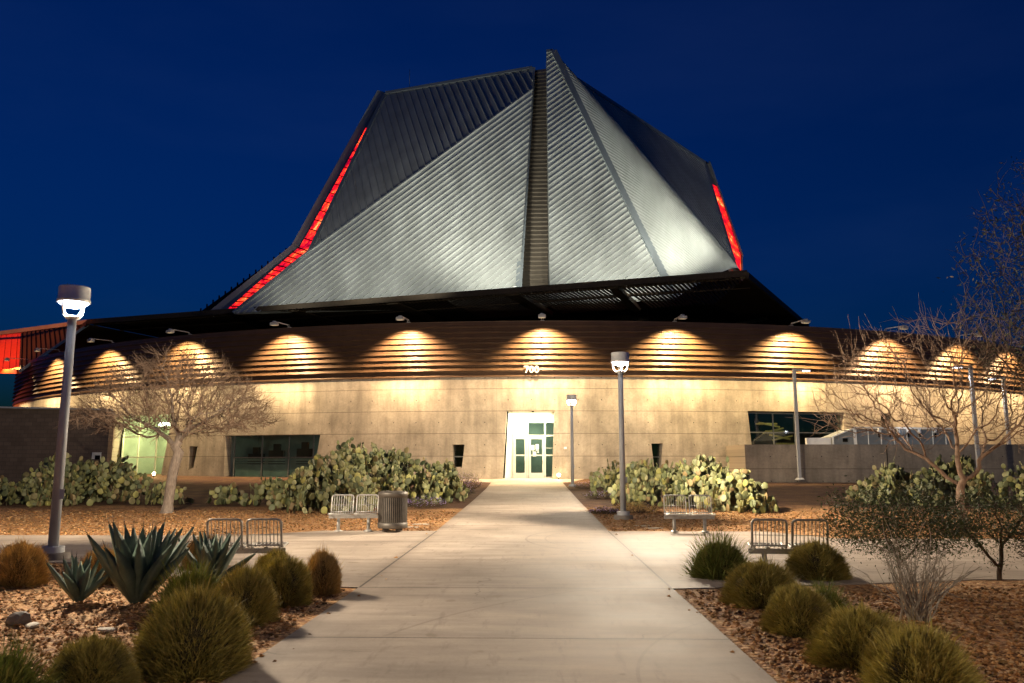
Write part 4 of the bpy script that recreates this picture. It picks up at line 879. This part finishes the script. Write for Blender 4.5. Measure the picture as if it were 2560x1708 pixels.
# ------------------------------------------------------------------ woody plants by space colonisation
def colonise(seed, start, pts, trunk, step=.12, infl=1.2, kill=.22, iters=140, bias=(0, 0, .1), jit=.25):
    rng = np.random.default_rng(seed); nodes = [np.array(p, float) for p in trunk]; par = [-1] + list(range(len(trunk) - 1)); A = np.array(pts, float); bias = np.array(bias)
    alive = np.ones(len(A), bool); near = np.full(len(A), 1e9); ni = np.zeros(len(A), int); done = 0
    for it in range(iters):
        for i in range(done, len(nodes)):
            if i < start: continue
            d = np.linalg.norm(A - nodes[i], axis=1); q = d < near; near[q] = d[q]; ni[q] = i
        done = len(nodes); act = alive & (near < infl if it > 12 else near < 99)
        if not act.any(): break
        for i in np.unique(ni[act]):
            m = act & (ni == i); v = A[m] - nodes[i]; v = (v / (np.linalg.norm(v, axis=1, keepdims=True) + 1e-6)).mean(0) + bias + rng.normal(0, jit, 3); v /= np.linalg.norm(v) + 1e-6
            nodes.append(nodes[i] + v * step); par.append(int(i))
        alive &= near > kill
    return nodes, par
def tree_mesh(nodes, par, r_tip, expo, ntr, r_base, twig=None, seed=0, minr=.0):
    n = len(nodes); kids = [[] for _ in range(n)]
    for i, p in enumerate(par):
        if p >= 0: kids[p].append(i)
    rad = [0.0] * n
    for i in range(n - 1, -1, -1): rad[i] = r_tip if not kids[i] else sum(rad[k] ** expo for k in kids[i]) ** (1 / expo)
    sc_ = r_base / rad[0]; rad = [max(r_tip, r * sc_ if i < ntr else r * (1 + (sc_ - 1) * min(1, r / rad[0]))) for i, r in enumerate(rad)]
    tk = MB(); cr = MB()
    # chains
    stack = [(0, None)]
    while stack:
        i, p = stack.pop(); ch = [p, i] if p is not None else [i]
        while kids[ch[-1]]:
            ks = sorted(kids[ch[-1]], key=lambda k: -rad[k]); [stack.append((k, ch[-1])) for k in ks[1:]]; ch.append(ks[0])
        if len(ch) < 2: continue
        rr = [rad[k] for k in ch]
        if p is not None: rr[0] = min(rr[0], rr[1] * 1.15)
        big = rr[min(1, len(rr) - 1)]; (tk if big > r_base * .22 else cr).tube([nodes[k] for k in ch], rr, 10 if big > .04 else (5 if big > .012 else 3), False)
    if twig:
        rng = random.Random(seed); cnt, ln, spread, up = twig; cand = [i for i in range(ntr, n) if rad[i] < r_tip * 3.5]
        for _ in range(cnt):
            i = rng.choice(cand); p = Vector(nodes[i]); q = Vector(nodes[par[i]]); d = (p - q).normalized(); d = (d + Vector((rng.gauss(0, spread), rng.gauss(0, spread), rng.gauss(up, spread)))).normalized()
            L = ln * rng.uniform(.4, 1.2); m_ = p + d * L * .5 + Vector((rng.gauss(0, .1), rng.gauss(0, .1), rng.gauss(0, .1))) * L; e_ = p + d * L + Vector((0, 0, L * .12)); cr.tube([p, m_, e_], [r_tip, r_tip * .8, r_tip * .35], 3, False)
    return tk, cr, rad
def barkmat(name, a, b):
    m = NT(name); o = m.obj(); n = m.noise(14, m.scale(o, (1, 1, .35)), 5, .65); m.set(m.ramp(n, [(.3, a), (.7, b)]), .85, 0, .2); m.bump(n, .6, .02); return m.mat
M_bark = barkmat('grey_brown_bark', (.16, .12, .09), (.36, .29, .23)); M_twig = barkmat('reddish_twigs', (.17, .11, .075), (.29, .20, .14)); M_bark_dk = barkmat('dark_bark', (.05, .035, .025), (.13, .09, .06))
# left umbrella tree
rng = np.random.default_rng(5); pts = []
while len(pts) < 1900:
    x, y, z = rng.uniform(-3.15, 3.1), rng.uniform(-2.6, 2.6), rng.uniform(1.9, 5.0); q = (x / 3.1) ** 2 + (y / 2.6) ** 2
    top = 2.75 + 2.1 * (1 - q) ** .8 if q < 1 else 0; bot = 2.2 + .45 * q
    if q < 1 and bot < z < top and (rng.random() < .35 + .65 * q or z > top - .8): pts.append((x, y, z))
trunk = [(0, 0, -.05), (.02, 0, .3), (.05, 0, .7), (.09, 0, 1.1), (.16, 0, 1.5), (.24, .02, 1.8), (.12, .0, 1.98), (.22, 0, 2.1)]
nodes, par = colonise(1, 5, pts, trunk, step=.14, infl=1.3, kill=.24, jit=.22, bias=(0, 0, .12))
tk, cr, _ = tree_mesh(nodes, par, .0065, 2.3, 8, .15, (4800, .46, .32, .15), 4)
te = empty('bare_tree', (-10.75, 24.2, gz(-10.75, 24.2) + .0), label='leafless umbrella shaped tree in the left gravel bed', cat='tree')
for px_, r_ in ((.0, .0),): tk.tube([(-.03, 0, -.1), (0, 0, .05), (.01, 0, .25)], [.24, .19, .15], 12, False)
tk.build('trunk', M_bark, te); cr.build('crown', M_twig, te)
# right bare tree
rng = np.random.default_rng(9); pts = []
while len(pts) < 1100:
    x, y, z = rng.uniform(-3.6, 3.2), rng.uniform(-2.2, 2.2), rng.uniform(1.7, 5.4); q = (x / 3.5) ** 2 + (y / 2.2) ** 2
    if q < 1 and z < 3.3 + 2.1 * (1 - q) ** .5 and z > 1.8 + .5 * q and rng.random() < .3 + .7 * q: pts.append((x, y, z))
trunk = [(0, 0, -.05), (-.03, 0, .3), (-.05, 0, .6), (-.02, 0, .85), (.0, 0, 1.0)]
nodes, par = colonise(3, 4, pts, trunk, step=.17, infl=1.6, kill=.30, jit=.2, bias=(0, 0, .15))
tk, cr, _ = tree_mesh(nodes, par, .0065, 2.35, 5, .095, (1500, .7, .3, .3), 6)
te = empty('bare_tree', (11.0, 20.6, .02), label='leafless multi stemmed tree at right in front of the retaining wall', cat='tree'); tk.build('trunk', M_twig, te); cr.build('crown', M_twig, te)
# dark tree at the right edge, thin trunk and wispy hanging foliage
def leaves(mb, centres, n, spread, size, rng, droop=0):
    for _ in range(n):
        c = centres[rng.randrange(len(centres))]; p = Vector(c) + Vector((rng.gauss(0, spread), rng.gauss(0, spread), rng.gauss(0, spread) - droop * rng.random())); s = size * rng.uniform(.5, 1.3)
        a = Vector((rng.gauss(0, 1), rng.gauss(0, 1), rng.gauss(-droop * 2, .8))).normalized(); b = a.orthogonal().normalized(); b = Matrix.Rotation(rng.random() * 6.28, 3, a) @ b
        mb.add([p - a * s, p + b * s * .28, p + a * s, p - b * s * .28], [(0, 1, 2, 3)])
M_leafdk = island('dark_leaves', [(.02, .026, .012), (.045, .05, .022), (.07, .06, .03), (.09, .065, .04)], .7, .2)
M_leafg = island('shrub_leaves', [(.03, .05, .015), (.06, .09, .025), (.10, .13, .04), (.08, .08, .03)], .6, .3)
rng = np.random.default_rng(21); pts = []
while len(pts) < 900:
    x, y, z = rng.uniform(-1.9, 3.2), rng.uniform(-1.8, 1.8), rng.uniform(3.2, 9.3); u = (z - 3.2) / 6.1; rr_ = 2.1 * math.sin(math.pi * min(1, .25 + u * .72)) ** .8
    if ((x - .7) ** 2 + y * y) < rr_ ** 2: pts.append((x, y, z))
trunk = [(0, 0, -.05)] + [(.03 * math.sin(k), .02 * k, .4 * k) for k in range(1, 9)]
nodes, par = colonise(4, 6, pts, trunk, step=.2, infl=1.8, kill=.36, jit=.25, bias=(0, 0, .05))
tk, cr, _ = tree_mesh(nodes, par, .006, 2.3, 9, .10, (500, .5, .5, -.2), 7)
te = empty('dark_tree', (11.75, 18.6, .0), label='tall dark wispy tree on a slender trunk at the right edge', cat='tree'); tk.build('trunk', M_bark_dk, te)
rg = random.Random(3); tips = [nodes[i] for i in range(12, len(nodes))]; cr.build('branches', M_bark_dk, te); lf = MB(); leaves(lf, tips, 9000, .17, .05, rg, .25); lf.build('crown', M_leafdk, te)
# green shrub and small tree behind the bare stems
def shrub(name, x, y, rx, h, n, seed, label, mat, leaf_n, leaf_s, stem_mat, cat='shrub', r=.012, spread=1.0, z0=.15, grp=None):
    rng = np.random.default_rng(seed); rg = random.Random(seed); pts = []
    while len(pts) < n:
        p = rng.uniform(-1, 1, 3); q = p @ p
        if q < 1: pts.append((p[0] * rx, p[1] * rx * .8, z0 * h + (p[2] * .5 + .5) * h * (1 - z0)))
    nd, pr_ = [], []
    nodes, par = colonise(seed, 0, pts, [(0, 0, -.02), (.0, 0, .04)], step=max(.035, h * .06), infl=h, kill=h * .10, jit=.18, bias=(0, 0, .2), iters=60)
    tk, cr, _ = tree_mesh(nodes, par, r * .25, 2.2, 1, r * 2, None, seed)
    e = empty(name, (x, y, gz(x, y)), label=label, cat=cat, group=grp); tk.v += []; st = MB(); st.v = tk.v + cr.v; k0 = len(tk.v); st.f = tk.f + [tuple(i + k0 for i in f) for f in cr.f]; st.smooth = tk.smooth + cr.smooth; st.build('stems', stem_mat, e)
    if leaf_n: l = MB(); leaves(l, [nodes[i] for i in range(3, len(nodes))], leaf_n, rx * .09, leaf_s, rg); l.build('foliage', mat, e)
    return e
shrub('creosote_bush', 5.1, 11.0, 1.0, 1.25, 420, 31, 'dark green airy shrub at right behind the bare white stems', M_leafg, 14000, .024, M_twig, z0=.25, r=.012)
shrub('creosote_bush', 6.6, 11.4, .9, 1.15, 260, 32, 'dark loose shrub right of the airy green one, by its dark trunk', M_leafg, 7000, .024, M_bark_dk, z0=.35, r=.018)
shrub('dark_shrub', 7.3, 10.6, .9, .85, 200, 33, 'low very dark shrub at the right edge of the lower bed', M_leafdk, 4000, .03, M_bark_dk, z0=.1)
# bush of bare pale stems
rg = random.Random(12); mb = MB()
for i in range(46):
    az = rg.random() * math.tau; el = R_(rg.uniform(42, 82)); L = rg.uniform(.45, .85); p = Vector((rg.gauss(0, .05), rg.gauss(0, .05), 0)); d = Vector((math.cos(az) * math.cos(el), math.sin(az) * math.cos(el), math.sin(el)))
    pts_ = [p + d * L * t + Vector((rg.gauss(0, .012), rg.gauss(0, .012), -.05 * t * t * math.cos(el))) for t in (0, .25, .5, .75, 1)]; mb.tube(pts_, [.010, .008, .007, .005, .002], 5, False)
    for t in (2, 3, 3, 4):
        if rg.random() < .75:
            q = pts_[t]; d2 = (d + Vector((rg.gauss(0, .5), rg.gauss(0, .5), rg.gauss(0, .3)))).normalized(); L2 = rg.uniform(.12, .35); mb.tube([q, q + d2 * L2 * .5 + Vector((rg.gauss(0, .02), rg.gauss(0, .02), .01)), q + d2 * L2], [.004, .003, .0012], 4, False)
for k in range(3): mb.tube([(0, 0, .03), (.25, .1, .22), (.55 + .1 * k, .15, .40 + .06 * k), (.9 - .1 * k, .2, .42 + .1 * k)], [.008, .007, .005, .002], 5, False)
o = mb.build('bare_stem_bush', barkmat('pale_stems', (.26, .22, .17), (.45, .39, .31))); o.location = (4.12, 8.5, .0); tag(o, 'bush of bare pale stems fanning up from the lower right bed', 'bush')
# low plants and purple flowers by the walkway
M_flower = island('purple_petals', [(.25, .16, .50), (.42, .30, .70), (.55, .42, .75)], .6, .3)
def flower_patch(x, y, rx, ry, h, nf, seed, label, mat=None, lfn=1400):
    rg = random.Random(seed); e = empty('flowering_plant', (x, y, gz(x, y)), label=label, cat='flowering plant', group='low flowering plants beside the walkway'); lf = MB(); fl = MB(); st = MB()
    for i in range(90):
        a = rg.random() * math.tau; r = math.sqrt(rg.random()); p = Vector((rx * r * math.cos(a), ry * r * math.sin(a), 0)); q = p * 1.15 + Vector((rg.gauss(0, .04), rg.gauss(0, .04), h * rg.uniform(.5, 1.1) * (1 - .4 * r))); st.tube([p * .6, (p + q) / 2 + Vector((0, 0, .03)), q], [.005, .004, .002], 3, False)
    def pt(zs=1.0): a = rg.random() * math.tau; r = math.sqrt(rg.random()); return (rx * r * math.cos(a), ry * r * math.sin(a), h * (1 - .5 * r * r) * rg.uniform(.25, 1) * zs)
    leaves(lf, [pt() for _ in range(260)], lfn, .04, .022, rg)
    for _ in range(nf):
        c = Vector(pt()) + Vector((0, -.03, .03))
        for k in range(4): a = rg.random() * 6.28; fl.add([c, c + Vector((math.cos(a), math.sin(a), .3)) * .022, c + Vector((math.cos(a + .9), math.sin(a + .9), .6)) * .026], [(0, 1, 2)])
    st.build('stems', M_bark_dk, e); lf.build('foliage', mat or M_leafdk, e)
    if nf: fl.build('flowers', M_flower, e)
    return e
flower_patch(-3.35, 27.0, .8, 1.1, .34, 260, 1, 'low plant with purple flowers nearest the litter bin')
flower_patch(-2.8, 33.0, .7, 1.8, .5, 60, 2, 'brownish low plant midway along the left edge of the walkway')
flower_patch(-2.9, 37.5, .8, 2.6, .75, 420, 3, 'taller plant with purple flowers near the left ground light')
flower_patch(-3.6, 42.0, 1.1, 1.5, .8, 40, 4, 'dark shrubby plant left of the entrance', M_leafg)
flower_patch(3.0, 38.2, .8, 1.2, .32, 160, 5, 'low purple flowers at the foot of the farthest post lamp')
flower_patch(2.9, 31.5, .7, 1.1, .30, 120, 6, 'purple flowers midway along the right edge of the walkway')
flower_patch(2.35, 24.2, .45, .4, .18, 160, 7, 'small purple flower cushion left of the tall post lamp')
flower_patch(3.3, 24.6, .7, .5, .35, 15, 8, 'dry yellow grassy plant right behind the tall post lamp', M_grass_gold, 2600)
# ------------------------------------------------------------------ stones
def stone(loc, size, seed, label, col, name='rock'):
    rg = random.Random(seed); bm = bmesh.new(); bmesh.ops.create_icosphere(bm, subdivisions=2, radius=1)
    for v in bm.verts: v.co *= 1 + .16 * math.sin(v.co.x * 3 + seed) * math.cos(v.co.y * 4 + seed) + rg.gauss(0, .03); v.co = Vector((v.co.x * size[0], v.co.y * size[1], max(v.co.z, -.6) * size[2]))
    me = bpy.data.meshes.new(name); bm.to_mesh(me); bm.free(); me.materials.append(col); o = bpy.data.objects.new(name, me); COL.objects.link(o); o.location = loc; o.rotation_euler = (0, 0, seed); return tag(o, label, 'rock', 'loose rocks in the left bed')
M_rk = simple('dark_rock', (.16, .13, .11), .8, 0, .3, 9, .4); M_rkl = simple('pale_rock', (.42, .36, .28), .8, 0, .2, 9, .3)
stone((-4.86, 8.1, .05), (.11, .09, .08), 1, 'dark angular rock at lower left', M_rk); stone((-4.66, 8.0, .02), (.10, .06, .025), 2, 'flat pale rock right beside the dark angular rock', M_rkl); stone((-3.83, 7.8, .02), (.09, .06, .022), 3, 'flat pale rock lying alone below the large agave', M_rkl)
for i, (x, y, l) in enumerate(((3.0, 20.3, 'flat pale stepping stone below the tall post lamp, farther one'), (3.15, 19.7, 'flat pale stepping stone near the far right bench, nearer one'), (-2.1 - .5, 20.6, 'flat pale stepping stone right of the litter bin, farther one'), (-2.75, 19.8, 'flat pale stepping stone right of the litter bin, nearer one'))):
    q = stone((x, y, gz(x, y) + .01), (.24, .09, .02), 5 + i, l, M_rkl); q.rotation_euler = (0, 0, .1)
# loose gravel: one countless mass
def path_free(x, y):
    if 1.6 < abs(x) < 2.12 and rng.random() < .05 * ((abs(x) - 1.6) / .5) ** 2: return True
    if -2.12 < x < 2.08: return False
    if y > 18.93 and abs(x) < 2.08: return False
    if -6.35 < x < -4.2 and 10.7 < y < 19: return y < 12.9 - (x + 6.4) * .93 - .1 if y < 14 else False
    if x <= -6.35 and 12.85 < y < 17.6: return False
    if x >= 4.3 and 10.85 < y < 17.35: return False
    if -4.6 < x < 5.7 and 10.4 < y < 19.0: return False
    if x > 5.6 and 17 < y < 17.3: return False
    if -6.4 < x < -4.4 and 17 < y < 18.95: return False
    if 5.5 < x < 6.7 and 17 < y < 18.95: return False
    return True
rng = np.random.default_rng(77); V_ = []; F_ = []
OCT = np.array([(1, 0, 0), (-1, 0, 0), (0, 1, 0), (0, -1, 0), (0, 0, 1), (0, 0, -1)], float); OF = [(0, 2, 4), (2, 1, 4), (1, 3, 4), (3, 0, 4), (2, 0, 5), (1, 2, 5), (3, 1, 5), (0, 3, 5)]
cnt = 0
while cnt < 34000:
    y = 4.0 + 21 * rng.random() ** 1.7; x = rng.uniform(-1, 1) * (.72 * y + 1.5)
    if not path_free(x, y): continue
    s = rng.uniform(.009, .027) * (1 + .025 * y); v = OCT * rng.uniform(.6, 1.2, (6, 1)) * s * np.array([1.2, 1, .6]); a = rng.random() * 6.28; ca, sa = math.cos(a), math.sin(a)
    v = np.c_[v[:, 0] * ca - v[:, 1] * sa + x, v[:, 0] * sa + v[:, 1] * ca + y, v[:, 2] + gz(x, y) + s * .25 + rng.random() * .012]; n0 = len(V_); V_.extend(map(tuple, v)); F_.extend(tuple(i + n0 for i in f) for f in OF); cnt += 1
mb = MB(); mb.v = V_; mb.f = F_; mb.smooth = [False] * len(F_)
mb.build('loose_gravel', island('gravel_stones', [(.10, .05, .02), (.26, .125, .045), (.40, .19, .07), (.48, .26, .10), (.34, .16, .055), (.58, .38, .20), (.20, .11, .04), (.13, .08, .03)], .85, .2), label='coarse reddish gravel strewn over the planting beds', cat='gravel', kind='stuff')
